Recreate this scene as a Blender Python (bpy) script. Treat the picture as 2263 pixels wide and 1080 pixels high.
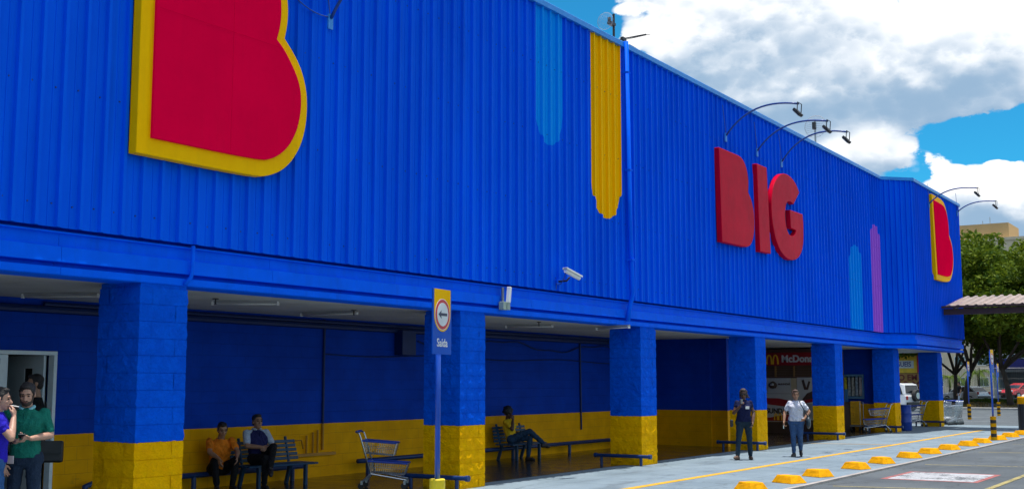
import bpy, bmesh, math, random
import numpy as np
from mathutils import Vector, Matrix, noise as mnoise

for o in list(bpy.data.objects):
    bpy.data.objects.remove(o)
scene = bpy.context.scene
C = scene.collection
R = math.radians
random.seed(7)
rng = np.random.default_rng(7)

# ------------------------------------------------------------------ camera
CAM_PITCH, CAM_AZ, CAM_H = R(6.665), R(32.723), 1.74
cam_data = bpy.data.cameras.new('camera')
cam = bpy.data.objects.new('camera', cam_data)
C.objects.link(cam)
cam.location = (0, 0, CAM_H)
cam.rotation_euler = (R(90) + CAM_PITCH, 0, CAM_AZ)
cam_data.sensor_width = 36
cam_data.lens = 36 * 2610 / 2263
cam_data.clip_start = 0.1
cam_data.clip_end = 3000
scene.camera = cam

# ------------------------------------------------------------------ view
scene.view_settings.view_transform = 'Standard'
scene.view_settings.look = 'None'
scene.view_settings.gamma = 1
scene.view_settings.use_curve_mapping = False
scene.view_settings.exposure = 1.0
scene.render.engine = 'CYCLES'
scene.cycles.max_bounces = 6

# ------------------------------------------------------------------ sun: almost overhead, a touch in front of the shop
SUN = Vector((0.019, 0.030, 0.9993)).normalized()
sun_data = bpy.data.lights.new('sun', 'SUN')
sun_data.energy = 2.9
sun_data.angle = R(0.53)
sun_data.color = (1.0, 0.96, 0.9)
sun = bpy.data.objects.new('sun', sun_data)
C.objects.link(sun)
sun.location = (0, 30, 60)
sun.rotation_euler = SUN.to_track_quat('Z', 'Y').to_euler()


# ------------------------------------------------------------------ node helpers
class NT:
    """small wrapper to write node trees as expressions"""
    def __init__(self, tree):
        self.t = tree
        self.n = tree.nodes
        self.l = tree.links

    def node(self, kind, **kw):
        x = self.n.new(kind)
        for k, v in kw.items():
            setattr(x, k, v)
        return x

    def put(self, sock, v):
        if v is None:
            return
        if isinstance(v, bpy.types.NodeSocket):
            self.l.new(v, sock)
        elif isinstance(v, (tuple, list)) and len(v) == 3 and sock.type == 'RGBA':
            sock.default_value = (*v, 1)
        else:
            sock.default_value = v

    def m(self, op, a, b=None, c=None, clamp=False):
        x = self.node('ShaderNodeMath', operation=op, use_clamp=clamp)
        self.put(x.inputs[0], a)
        self.put(x.inputs[1], b)
        self.put(x.inputs[2], c)
        return x.outputs[0]

    def vm(self, op, a, b=None, s=None):
        x = self.node('ShaderNodeVectorMath', operation=op)
        self.put(x.inputs[0], a)
        self.put(x.inputs[1], b)
        if s is not None:
            self.put(x.inputs['Scale'], s)
        return x.outputs[0]

    def step(self, v, a, b):
        x = self.node('ShaderNodeMapRange', interpolation_type='SMOOTHSTEP')
        self.put(x.inputs['Value'], v)
        self.put(x.inputs['From Min'], a)
        self.put(x.inputs['From Max'], b)
        return x.outputs[0]

    def mix(self, f, a, b):
        x = self.node('ShaderNodeMix', data_type='RGBA')
        self.put(x.inputs[0], f)
        self.put(x.inputs[6], a)
        self.put(x.inputs[7], b)
        return x.outputs[2]

    def noise(self, vec, scale, detail=4, rough=0.55, distort=0.0):
        x = self.node('ShaderNodeTexNoise')
        self.put(x.inputs['Vector'], vec)
        x.inputs['Scale'].default_value = scale
        x.inputs['Detail'].default_value = detail
        x.inputs['Roughness'].default_value = rough
        x.inputs['Distortion'].default_value = distort
        return x.outputs[0]

    def sep(self, v):
        x = self.node('ShaderNodeSeparateXYZ')
        self.put(x.inputs[0], v)
        return x.outputs

    def comb(self, a, b, c):
        x = self.node('ShaderNodeCombineXYZ')
        for i, v in enumerate((a, b, c)):
            self.put(x.inputs[i], v)
        return x.outputs[0]


# ------------------------------------------------------------------ sky with cumulus, all around the horizon
world = bpy.data.worlds.new('World')
scene.world = world
world.use_nodes = True
world.cycles.sampling_method = 'MANUAL'
world.cycles.sample_map_resolution = 512
wt = NT(world.node_tree)
wt.n.clear()
w_out = wt.node('ShaderNodeOutputWorld')
sky = wt.node('ShaderNodeTexSky', sky_type='NISHITA')
sky.sun_disc = False
sky.sun_elevation = math.asin(SUN.z)
sky.sun_rotation = math.atan2(SUN.x, SUN.y)
sky.altitude = 600
sky.air_density = 1.0
sky.dust_density = 0.0
sky.ozone_density = 2.0
tint = wt.node('ShaderNodeMix', data_type='RGBA', blend_type='MULTIPLY')
tint.inputs[0].default_value = 1.0
tint.inputs[7].default_value = (0.16, 1.0, 1.28, 1)
wt.l.new(sky.outputs[0], tint.inputs[6])

# cloud masses as (azimuth, elevation, half width, half height, weight), degrees; azimuth from +Y towards +X
MASSES = [(-19.0, 16.6, 4.6, 3.0, 0.85), (-24.2, 15.4, 2.6, 2.2, 0.70), (-10.6, 15.3, 3.6, 2.0, 0.85), (-14.0, 13.4, 7.5, 1.7, 0.80), (-22.0, 12.6, 4.0, 1.6, 0.65),
          (-15.6, 10.6, 2.3, 0.95, 0.80), (-19.4, 10.0, 3.0, 1.1, 0.6), (-11.0, 8.4, 2.3, 1.35, 0.95), (-8.2, 7.2, 3.0, 1.6, 0.8), (-4.0, 13.0, 4.0, 4.0, 0.5),
          (-30.0, 18.0, 2.8, 2.6, -1.1), (-26.9, 15.4, 1.3, 1.2, -0.55), (-9.9, 10.8, 3.4, 1.05, -1.4), (-13.6, 9.4, 1.1, 0.5, -0.6)]
gt = bpy.data.node_groups.new('cloud_density', 'ShaderNodeTree')
gt.interface.new_socket('Vector', in_out='INPUT', socket_type='NodeSocketVector')
gt.interface.new_socket('Density', in_out='OUTPUT', socket_type='NodeSocketFloat')
gt.interface.new_socket('Lift', in_out='OUTPUT', socket_type='NodeSocketFloat')
g = NT(gt)
gi = g.node('NodeGroupInput')
go = g.node('NodeGroupOutput')
dv = gi.outputs[0]
dx, dy, dz = g.sep(dv)
az = g.m('DEGREES', g.m('ARCTAN2', dx, dy))
el = g.m('DEGREES', g.m('ARCSINE', dz))
# stretch the noise so that bases come out flat and tops billow
nv = g.vm('MULTIPLY', dv, (1.0, 1.0, 1.6))
n_big = g.noise(nv, 4.6, 1, 0.5)
n_mid = g.noise(nv, 15.0, 7, 0.62)
warp = g.vm('ADD', nv, g.comb(g.m('MULTIPLY', n_mid, 0.05), g.m('MULTIPLY', n_mid, -0.04), g.m('MULTIPLY', n_mid, 0.05)))
puffs = None
for sc_, w_ in ((26.0, 0.62), (62.0, 0.40)):
    vo = g.node('ShaderNodeTexVoronoi')
    vo.inputs['Scale'].default_value = sc_
    g.l.new(warp, vo.inputs['Vector'])
    q_ = g.m('MULTIPLY', g.m('SUBTRACT', 0.42, vo.outputs['Distance']), w_)
    puffs = q_ if puffs is None else g.m('ADD', puffs, q_)
dens = g.m('ADD', g.m('MULTIPLY', g.m('SUBTRACT', n_big, 0.355), 2.0), g.m('MULTIPLY', g.m('SUBTRACT', n_mid, 0.5), 1.5))
dens = g.m('ADD', dens, puffs)
lift = g.m('MULTIPLY', g.m('SUBTRACT', n_mid, 0.5), 0.2)
for (a0, e0, ra, re, w) in MASSES:
    u = g.m('DIVIDE', g.m('SUBTRACT', az, a0), ra)
    v = g.m('DIVIDE', g.m('SUBTRACT', el, e0), re)
    r2 = g.m('ADD', g.m('MULTIPLY', u, u), g.m('MULTIPLY', v, v))
    e_ = g.m('EXPONENT', g.m('MULTIPLY', r2, -1.0))
    dens = g.m('MULTIPLY_ADD', e_, w, dens)
    if w > 0:
        lift = g.m('MULTIPLY_ADD', g.m('MULTIPLY', e_, v), w * (0.9 if re > 1.8 else 1.0), lift)
g.l.new(dens, go.inputs[0])
g.l.new(lift, go.inputs[1])


def cloud_at(vec):
    x = wt.node('ShaderNodeGroup')
    x.node_tree = gt
    wt.put(x.inputs[0], vec)
    return x.outputs


tc = wt.node('ShaderNodeTexCoord')
wd = tc.outputs['Generated']
d0, l0 = cloud_at(wd)
d1, l1 = cloud_at(wt.vm('NORMALIZE', wt.vm('ADD', wd, (0.004, 0.0, 0.016))))
alpha = wt.step(d0, 0.04, 0.24)
relief = wt.m('SUBTRACT', d0, d1)
thick = wt.m('MULTIPLY', wt.step(d0, 0.35, 1.25), 0.42)
val = wt.m('ADD', wt.m('MULTIPLY', relief, 0.75), wt.m('SUBTRACT', wt.m('MULTIPLY', l0, 0.85), thick))
lit = wt.m('POWER', wt.step(val, -0.95, 0.74), 1.2)
ccol = wt.mix(lit, (0.22, 0.33, 0.46), (1.0, 0.975, 0.94))
bg_sky = wt.node('ShaderNodeBackground')
bg_sky.inputs['Strength'].default_value = 0.055
wt.l.new(tint.outputs[2], bg_sky.inputs['Color'])
bg_cloud = wt.node('ShaderNodeBackground')
bg_cloud.inputs['Strength'].default_value = 0.74
wt.l.new(ccol, bg_cloud.inputs['Color'])
ms = wt.node('ShaderNodeMixShader')
wt.l.new(alpha, ms.inputs[0])
wt.l.new(bg_sky.outputs[0], ms.inputs[1])
wt.l.new(bg_cloud.outputs[0], ms.inputs[2])
wt.l.new(ms.outputs[0], w_out.inputs[0])


# ------------------------------------------------------------------ materials
MATS = {}


def mat(name, col, rough=0.6, metal=0.0, var=0.12, vscale=3.0, bump=0.0, bscale=40.0, spec=0.5, dirt=0.0, bdist=0.02, coord='pos', coat=0.0, streak=0.0):
    """painted / plain surface: base colour with slight uneven tone, fine relief and optional grime"""
    if name in MATS:
        return MATS[name]
    mt = bpy.data.materials.new(name)
    mt.use_nodes = True
    t = NT(mt.node_tree)
    b = t.n['Principled BSDF']
    b.inputs['Roughness'].default_value = rough
    b.inputs['Metallic'].default_value = metal
    b.inputs['Specular IOR Level'].default_value = spec
    b.inputs['Coat Weight'].default_value = coat
    if coord == 'pos':
        p = t.node('ShaderNodeNewGeometry').outputs['Position']
    else:
        p = t.node('ShaderNodeTexCoord').outputs['Object']
    colour = col
    if var:
        n = t.noise(p, vscale, 6, 0.6)
        f = t.step(n, 0.25, 0.75)
        lo = tuple(c * (1 - var) for c in col)
        hi = tuple(min(1, c * (1 + var)) for c in col)
        colour = t.mix(f, lo, hi)
    if streak:
        sv = t.vm('MULTIPLY', p, (6.0, 6.0, 0.35))
        sm = t.m('MULTIPLY', t.step(t.noise(sv, 1.0, 6, 0.65), 0.5, 0.8), streak)
        colour = t.mix(sm, colour, tuple(c * 0.45 + 0.012 for c in col))
    if dirt:
        dm = t.m('MULTIPLY', t.step(t.noise(p, vscale * 2.3, 8, 0.7), 0.52, 0.72), dirt)
        colour = t.mix(dm, colour, tuple(c * 0.35 + 0.01 for c in col))
    t.put(b.inputs['Base Color'], colour)
    rn = t.noise(p, 9, 4, 0.6)
    t.put(b.inputs['Roughness'], t.m('MULTIPLY_ADD', t.m('SUBTRACT', rn, 0.5), 0.25, rough, clamp=True))
    if bump:
        bn = t.node('ShaderNodeBump')
        bn.inputs['Strength'].default_value = bump
        bn.inputs['Distance'].default_value = bdist
        t.l.new(t.noise(p, bscale, 6, 0.65), bn.inputs['Height'])
        t.l.new(bn.outputs[0], b.inputs['Normal'])
    MATS[name] = mt
    return mt


BLUE = (0.0, 0.118, 0.88)
YEL = (0.80, 0.375, 0.004)
RED = (0.84, 0.001, 0.050)


# ------------------------------------------------------------------ mesh building
class MB:
    def __init__(self):
        self.v = []
        self.f = []

    def add(self, vs, fs):
        k = len(self.v)
        self.v += [tuple(p) for p in vs]
        self.f += [tuple(i + k for i in q) for q in fs]
        return self

    def box(self, lo, hi):
        x0, y0, z0 = lo
        x1, y1, z1 = hi
        return self.add([(x0, y0, z0), (x1, y0, z0), (x1, y1, z0), (x0, y1, z0), (x0, y0, z1), (x1, y0, z1), (x1, y1, z1), (x0, y1, z1)],
                        [(3, 2, 1, 0), (4, 5, 6, 7), (0, 1, 5, 4), (1, 2, 6, 5), (2, 3, 7, 6), (3, 0, 4, 7)])

    def cbox(self, c, s, rz=0.0, rx=0.0, ry=0.0):
        k = len(self.v)
        h = [q / 2 for q in s]
        self.box((-h[0], -h[1], -h[2]), h)
        Mx = Matrix.Translation(c) @ Matrix.Rotation(rz, 4, 'Z') @ Matrix.Rotation(ry, 4, 'Y') @ Matrix.Rotation(rx, 4, 'X')
        for i in range(k, len(self.v)):
            self.v[i] = tuple(Mx @ Vector(self.v[i]))
        return self

    def tube(self, pts, r, n=8, caps=True):
        """swept tube; r is a number or one radius per point"""
        pts = [Vector(p) for p in pts]
        rs = r if isinstance(r, (list, tuple)) else [r] * len(pts)
        k = len(self.v)
        prev = None
        for i, p in enumerate(pts):
            a = pts[max(0, i - 1)]
            b = pts[min(len(pts) - 1, i + 1)]
            d = (b - a).normalized() if (b - a).length > 1e-9 else Vector((0, 0, 1))
            if prev is None:
                u = d.cross(Vector((0, 0, 1)))
                if u.length < 0.05:
                    u = d.cross(Vector((1, 0, 0)))
            else:
                u = prev - d * prev.dot(d)
                if u.length < 1e-6:
                    u = d.cross(Vector((1, 0, 0)))
            u.normalize()
            prev = u
            w = d.cross(u)
            for j in range(n):
                t = 2 * math.pi * j / n
                self.v.append(tuple(p + (u * math.cos(t) + w * math.sin(t)) * rs[i]))
        for i in range(len(pts) - 1):
            for j in range(n):
                a = k + i * n + j
                b = k + i * n + (j + 1) % n
                self.f.append((a, b, b + n, a + n))
        if caps:
            self.f.append(tuple(k + j for j in range(n))[::-1])
            e = k + (len(pts) - 1) * n
            self.f.append(tuple(e + j for j in range(n)))
        return self

    def prism(self, poly, plane, d0, d1):
        """polygon extruded along the axis missing in plane ('yz', 'xz', 'xy')"""
        k = len(self.v)
        n = len(poly)
        for d in (d0, d1):
            for (a, b) in poly:
                self.v.append({'yz': (d, a, b), 'xz': (a, d, b), 'xy': (a, b, d)}[plane])
        self.f.append(tuple(range(k, k + n))[::-1])
        self.f.append(tuple(range(k + n, k + 2 * n)))
        for i in range(n):
            j = (i + 1) % n
            self.f.append((k + i, k + j, k + n + j, k + n + i))
        return self

    def lathe(self, prof, c=(0, 0, 0), n=16):
        """profile of (radius, z) turned round a vertical axis"""
        k = len(self.v)
        for (r, z) in prof:
            for j in range(n):
                t = 2 * math.pi * j / n
                self.v.append((c[0] + r * math.cos(t), c[1] + r * math.sin(t), c[2] + z))
        for i in range(len(prof) - 1):
            for j in range(n):
                a = k + i * n + j
                b = k + i * n + (j + 1) % n
                self.f.append((a, b, b + n, a + n))
        self.f.append(tuple(k + j for j in range(n))[::-1])
        e = k + (len(prof) - 1) * n
        self.f.append(tuple(e + j for j in range(n)))
        return self

    def ball(self, c, r, nu=12, nv=8, rot=None):
        k = len(self.v)
        rx, ry, rz = r if isinstance(r, (tuple, list)) else (r, r, r)
        rot = rot or Matrix.Identity(3)
        c = Vector(c)
        self.v.append(tuple(c + rot @ Vector((0, 0, -rz))))
        for i in range(1, nv):
            ph = -math.pi / 2 + math.pi * i / nv
            for j in range(nu):
                t = 2 * math.pi * j / nu
                self.v.append(tuple(c + rot @ Vector((rx * math.cos(ph) * math.cos(t), ry * math.cos(ph) * math.sin(t), rz * math.sin(ph)))))
        self.v.append(tuple(c + rot @ Vector((0, 0, rz))))
        top = len(self.v) - 1
        for j in range(nu):
            self.f.append((k, k + 1 + (j + 1) % nu, k + 1 + j))
            for i in range(nv - 2):
                a = k + 1 + i * nu + j
                b = k + 1 + i * nu + (j + 1) % nu
                self.f.append((a, b, b + nu, a + nu))
            e = k + 1 + (nv - 2) * nu
            self.f.append((e + j, e + (j + 1) % nu, top))
        return self

    def mesh(self, name, origin=None, smooth=False):
        me = bpy.data.meshes.new(name)
        vs = self.v if origin is None else [tuple(Vector(p) - Vector(origin)) for p in self.v]
        me.from_pydata(vs, [], self.f)
        me.validate()
        bm = bmesh.new()
        bm.from_mesh(me)
        bmesh.ops.recalc_face_normals(bm, faces=bm.faces)
        bm.to_mesh(me)
        bm.free()
        if smooth:
            me.polygons.foreach_set('use_smooth', [True] * len(me.polygons))
        return me


def link(name, me, material=None, parent=None):
    o = bpy.data.objects.new(name, me)
    C.objects.link(o)
    if material is not None:
        me.materials.clear()
        me.materials.append(material)
    if parent is not None:
        o.parent = parent
    return o


def root_loc(o):
    v = Vector((0, 0, 0))
    while o is not None:
        v += o.location
        o = o.parent
    return v


def part(name, mb, material, parent=None, local=False, smooth=False, bevel=0.0, label=None, seg=2):
    """one mesh object; coordinates are world ones unless local"""
    org = None if (local or parent is None) else root_loc(parent)
    o = link(name, mb.mesh(name, org, smooth), material, parent)
    if bevel:
        md = o.modifiers.new('bevel', 'BEVEL')
        md.width = bevel
        md.segments = seg
        md.limit_method = 'ANGLE'
        md.angle_limit = R(40)
    if label:
        o['label'] = label
    return o


def tag(o, label, cat, group=None):
    o['label'] = label
    o['category'] = cat
    if group:
        o['group'] = group
    return o


def thing(name, label, cat, loc=(0, 0, 0), rz=0.0, group=None):
    o = bpy.data.objects.new(name, None)
    C.objects.link(o)
    o.empty_display_size = 0.2
    o.location = loc
    o.rotation_euler = (0, 0, rz)
    return tag(o, label, cat, group)


def struct(name, mb, material):
    o = part(name, mb, material)
    o['kind'] = 'structure'
    return o


def dup(src, loc, rz, label):
    def rec(a, parent):
        c = a.copy()
        C.objects.link(c)
        c.parent = parent
        for ch in a.children:
            rec(ch, c)
        return c
    c = rec(src, None)
    c.location = loc
    c.rotation_euler = (0, 0, rz)
    c['label'] = label
    return c


def lettering(name, txt, size, material, parent, at, right, up, extrude=0.004, bold=0.0, sx=1.0, align='CENTER', spacing=1.0):
    cu = bpy.data.curves.new(name, 'FONT')
    cu.body = txt
    cu.size = size
    cu.align_x = align
    cu.align_y = 'CENTER'
    cu.extrude = extrude
    cu.offset = bold
    cu.space_character = spacing
    tmp = bpy.data.objects.new('tmp', cu)
    C.objects.link(tmp)
    dg = bpy.context.evaluated_depsgraph_get()
    me = bpy.data.meshes.new_from_object(tmp.evaluated_get(dg))
    bpy.data.objects.remove(tmp)
    rt = Vector(right).normalized()
    upv = Vector(up).normalized()
    nr = rt.cross(upv)
    org = root_loc(parent)
    at = Vector(at)
    for v in me.vertices:
        p = v.co
        v.co = at + rt * (p.x * sx) + upv * p.y + nr * p.z - org
    me.name = name
    return link(name, me, material, parent)


def arc(a, b, c, n=10):
    """quadratic bezier through control b"""
    a, b, c = Vector(a), Vector(b), Vector(c)
    return [a * (1 - t) ** 2 + b * 2 * t * (1 - t) + c * t * t for t in [i / n for i in range(n + 1)]]


def smooth_poly(pts, corners, it=2):
    """round a closed outline except at the listed corner indices"""
    cur = [(Vector((p[0], p[1])), i in corners) for i, p in enumerate(pts)]
    for _ in range(it):
        out = []
        n = len(cur)
        for i in range(n):
            p, k = cur[i]
            if k:
                out.append((p, True))
                continue
            a, ka = cur[i - 1]
            b, kb = cur[(i + 1) % n]
            out.append((p * 0.75 + a * 0.25, False))
            out.append((p * 0.75 + b * 0.25, False))
        cur = out
    return [(p.x, p.y) for p, _ in cur]


# ------------------------------------------------------------------ special materials
def cladding_material():
    """blue sheet metal with the painted stripes that run over the ribs"""
    mt = bpy.data.materials.new('cladding_paint')
    mt.use_nodes = True
    t = NT(mt.node_tree)
    b = t.n['Principled BSDF']
    p = t.node('ShaderNodeNewGeometry').outputs['Position']
    x, y, z = t.sep(p)
    base = t.mix(t.step(t.noise(t.vm('MULTIPLY', p, (1, 1, 0.25)), 1.3, 6, 0.6), 0.3, 0.7), (0.0, 0.100, 0.78), (0.0, 0.125, 0.92))
    rnd = t.node('ShaderNodeObjectInfo').outputs['Random']
    base = t.mix(t.m('MULTIPLY', rnd, 0.16), base, (0.0, 0.055, 0.52))
    base = t.mix(t.m('MULTIPLY', t.step(t.noise(t.vm('MULTIPLY', p, (1, 0.5, 0.5)), 0.5, 5, 0.6), 0.5, 0.75), 0.22), base, (0.006, 0.15, 0.90))
    sv = t.vm('MULTIPLY', p, (5.0, 5.0, 0.16))
    base = t.mix(t.m('MULTIPLY', t.step(t.noise(sv, 1.0, 7, 0.7), 0.52, 0.82), 0.5), base, (0.0, 0.050, 0.46))
    wob = t.m('MULTIPLY', t.m('SUBTRACT', t.noise(t.vm('MULTIPLY', p, (0, 9, 5)), 1.0, 3, 0.6), 0.5), 0.03)
    # (y centre, half width, z of the rounded end, length of the end, +1 hangs from the top / -1 rises from below, colour)
    for (yc, hw, zb, e, sgn, col) in [(18.98, 0.52, 6.22, 0.75, 1, (0.0, 0.27, 0.88)), (21.26, 0.62, 5.08, 0.70, 1, (0.97, 0.50, 0.0)),
                                      (38.45, 0.66, 6.22, 0.55, -1, (0.0, 0.27, 0.88)), (40.82, 0.62, 7.16, 0.80, -1, (0.42, 0.13, 0.74))]:
        u = t.m('DIVIDE', t.m('SUBTRACT', y, yc), hw)
        u2 = t.m('MULTIPLY', u, u)
        inside = t.m('LESS_THAN', u2, 1.0)
        curve = t.m('MULTIPLY', t.m('SUBTRACT', 1.0, t.m('SQRT', t.m('MAXIMUM', t.m('SUBTRACT', 1.0, u2), 0.0))), e)
        h = t.m('MULTIPLY', t.m('SUBTRACT', z, zb), float(sgn))
        msk = t.m('MULTIPLY', inside, t.m('GREATER_THAN', t.m('ADD', h, wob), curve))
        worn = t.mix(t.m('MULTIPLY', t.step(t.noise(sv, 1.6, 6, 0.7), 0.55, 0.8), 0.3), col, tuple(c * 0.6 for c in col))
        base = t.mix(msk, base, worn)
    t.put(b.inputs['Base Color'], base)
    b.inputs['Roughness'].default_value = 0.55
    b.inputs['Specular IOR Level'].default_value = 0.03
    bn = t.node('ShaderNodeBump')
    bn.inputs['Strength'].default_value = 0.25
    bn.inputs['Distance'].default_value = 0.02
    t.l.new(t.noise(t.vm('MULTIPLY', p, (1, 1, 0.5)), 3.0, 4, 0.6), bn.inputs['Height'])
    t.l.new(bn.outputs[0], b.inputs['Normal'])
    return mt


def blockwall_material(name, zsplit):
    """painted block wall, blue over yellow, faint joints and roller texture"""
    mt = bpy.data.materials.new(name)
    mt.use_nodes = True
    t = NT(mt.node_tree)
    b = t.n['Principled BSDF']
    p = t.node('ShaderNodeNewGeometry').outputs['Position']
    x, y, z = t.sep(p)
    br = t.node('ShaderNodeTexBrick')
    br.inputs['Scale'].default_value = 1.0
    br.inputs['Brick Width'].default_value = 0.40
    br.inputs['Row Height'].default_value = 0.20
    br.inputs['Mortar Size'].default_value = 0.007
    br.inputs['Mortar Smooth'].default_value = 0.6
    t.l.new(t.comb(t.m('ADD', x, y), z, 0.0), br.inputs['Vector'])
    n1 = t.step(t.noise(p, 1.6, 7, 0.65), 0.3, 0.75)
    blue = t.mix(n1, (0.0, 0.038, 0.36), (0.0, 0.052, 0.47))  # deeper than the front's blue: the arcade's shade is put partly into the colour
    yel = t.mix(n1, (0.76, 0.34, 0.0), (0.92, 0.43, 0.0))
    scuff = t.m('MULTIPLY', t.step(t.noise(t.vm('MULTIPLY', p, (3, 3, 9)), 1.0, 7, 0.75), 0.56, 0.75), t.step(z, 0.75, 0.05))
    yel = t.mix(t.m('MULTIPLY', scuff, 0.6), yel, (0.10, 0.07, 0.03))
    edge = t.m('ADD', z, t.m('MULTIPLY', t.m('SUBTRACT', t.noise(p, 7, 3, 0.5), 0.5), 0.012))
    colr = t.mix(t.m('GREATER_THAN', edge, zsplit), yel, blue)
    colr = t.mix(t.m('MULTIPLY', br.outputs['Fac'], 0.16), colr, (0.02, 0.02, 0.05))
    t.put(b.inputs['Base Color'], colr)
    b.inputs['Roughness'].default_value = 0.6
    b.inputs['Specular IOR Level'].default_value = 0.08
    hgt = t.m('SUBTRACT', t.m('MULTIPLY', t.noise(p, 60, 5, 0.7), 0.5), br.outputs['Fac'])
    bn = t.node('ShaderNodeBump')
    bn.inputs['Strength'].default_value = 0.5
    bn.inputs['Distance'].default_value = 0.006
    t.l.new(hgt, bn.inputs['Height'])
    t.l.new(bn.outputs[0], b.inputs['Normal'])
    return mt


def ground_material(name, lo, hi, stain, rough, bscale, joints=0.0, cracks=0.0, bump=0.5):
    mt = bpy.data.materials.new(name)
    mt.use_nodes = True
    t = NT(mt.node_tree)
    b = t.n['Principled BSDF']
    p = t.node('ShaderNodeNewGeometry').outputs['Position']
    c = t.mix(t.step(t.noise(p, 0.55, 9, 0.68), 0.3, 0.7), lo, hi)
    c = t.mix(t.m('MULTIPLY', t.step(t.noise(t.vm('MULTIPLY', p, (1.0, 0.35, 1)), 1.7, 8, 0.7), 0.50, 0.70), 0.75), c, stain)
    fine = t.noise(p, 90, 4, 0.8)
    c = t.mix(t.m('MULTIPLY', t.step(fine, 0.45, 0.7), 0.35), c, tuple(v * 0.6 for v in lo))
    spots = t.node('ShaderNodeTexVoronoi')
    spots.inputs['Scale'].default_value = 1.9
    t.l.new(t.vm('ADD', p, t.comb(t.noise(p, 6, 3), t.noise(p, 7, 3), 0.0)), spots.inputs['Vector'])
    c = t.mix(t.m('MULTIPLY', t.step(spots.outputs['Distance'], 0.13, 0.05), 0.5), c, tuple(v * 0.4 for v in lo))
    h = t.m('MULTIPLY', fine, 1.0)
    if joints:
        x, y, z = t.sep(p)
        jm = t.m('MAXIMUM', t.m('LESS_THAN', t.m('ABSOLUTE', t.m('SUBTRACT', t.m('FRACT', t.m('DIVIDE', y, joints)), 0.5)), 0.004),
                 t.m('LESS_THAN', t.m('ABSOLUTE', t.m('SUBTRACT', t.m('FRACT', t.m('DIVIDE', x, 2.33)), 0.5)), 0.004))
        c = t.mix(t.m('MULTIPLY', jm, 0.5), c, tuple(v * 0.35 for v in lo))
        h = t.m('SUBTRACT', h, jm)
    if cracks:
        cv = t.node('ShaderNodeTexVoronoi', feature='DISTANCE_TO_EDGE')
        cv.inputs['Scale'].default_value = 0.35
        t.l.new(t.vm('ADD', p, t.comb(t.noise(p, 1.5, 6, 0.7), t.noise(p, 1.7, 6, 0.7), 0.0)), cv.inputs['Vector'])
        cm = t.m('MULTIPLY', t.step(cv.outputs['Distance'], 0.012, 0.002), cracks)
        c = t.mix(cm, c, tuple(v * 0.3 for v in lo))
    t.put(b.inputs['Base Color'], c)
    t.put(b.inputs['Roughness'], t.m('MULTIPLY_ADD', t.m('SUBTRACT', t.noise(p, 2.2, 6, 0.7), 0.5), 0.5, rough, clamp=True))
    bn = t.node('ShaderNodeBump')
    bn.inputs['Strength'].default_value = bump
    bn.inputs['Distance'].default_value = 0.008
    t.l.new(h, bn.inputs['Height'])
    t.l.new(bn.outputs[0], b.inputs['Normal'])
    return mt


def road_paint(name, col, wear):
    """worn road paint: breaks up to the surface below"""
    mt = bpy.data.materials.new(name)
    mt.use_nodes = True
    t = NT(mt.node_tree)
    b = t.n['Principled BSDF']
    p = t.node('ShaderNodeNewGeometry').outputs['Position']
    n = t.m('MULTIPLY_ADD', t.noise(p, 1.7, 3, 0.6), 0.35, t.m('MULTIPLY', t.noise(p, 16, 9, 0.78), 0.65))
    c = t.mix(t.step(t.noise(p, 3, 5, 0.6), 0.3, 0.7), tuple(v * 0.8 for v in col), col)
    t.put(b.inputs['Base Color'], c)
    b.inputs['Roughness'].default_value = 0.7
    t.put(b.inputs['Alpha'], t.step(n, wear - 0.05, wear + 0.05))
    return mt


M_CLAD = cladding_material()
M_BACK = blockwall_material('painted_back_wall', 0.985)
M_BLUE = mat('blue_paint', BLUE, 0.55, var=0.08, spec=0.03, streak=0.25)
M_BLUEPIPE = mat('dark_blue_paint', (0.004, 0.03, 0.13), 0.4, var=0.2, dirt=0.4)


def split_block_material():
    """rough split-face block, brush painted blue over yellow with an uneven edge, chips and scuffs"""
    mt = bpy.data.materials.new('painted_split_block')
    mt.use_nodes = True
    t = NT(mt.node_tree)
    b = t.n['Principled BSDF']
    p = t.node('ShaderNodeNewGeometry').outputs['Position']
    x, y, z = t.sep(p)
    rnd = t.node('ShaderNodeObjectInfo').outputs['Random']
    tone = t.m('ADD', t.m('MULTIPLY', t.step(t.noise(p, 6, 7, 0.7), 0.3, 0.72), 0.7), t.m('MULTIPLY', rnd, 0.3))
    blue = t.mix(tone, (0.0, 0.082, 0.66), (0.0, 0.122, 0.86))
    yel = t.mix(tone, (0.86, 0.40, 0.0), (1.0, 0.53, 0.0))
    grime = t.m('MULTIPLY', t.step(t.noise(p, 11, 8, 0.75), 0.50, 0.74), t.m('MULTIPLY_ADD', t.step(z, 0.7, 0.0), 0.55, 0.2))
    yel = t.mix(grime, yel, (0.20, 0.10, 0.015))
    blue = t.mix(t.m('MULTIPLY', t.step(t.noise(p, 13, 8, 0.75), 0.52, 0.75), 0.3), blue, (0.0, 0.03, 0.30))
    edge = t.m('MULTIPLY_ADD', t.m('SUBTRACT', t.noise(p, 9, 5, 0.6), 0.5), 0.045, z)
    t.put(b.inputs['Base Color'], t.mix(t.m('GREATER_THAN', edge, 1.034), yel, blue))
    b.inputs['Roughness'].default_value = 0.7
    b.inputs['Specular IOR Level'].default_value = 0.03
    hgt = t.m('ADD', t.noise(p, 22, 8, 0.72), t.m('MULTIPLY', t.noise(p, 7, 3, 0.5), 0.8))
    bn = t.node('ShaderNodeBump')
    bn.inputs['Strength'].default_value = 1.0
    bn.inputs['Distance'].default_value = 0.038
    t.l.new(hgt, bn.inputs['Height'])
    t.l.new(bn.outputs[0], b.inputs['Normal'])
    return mt


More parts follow.
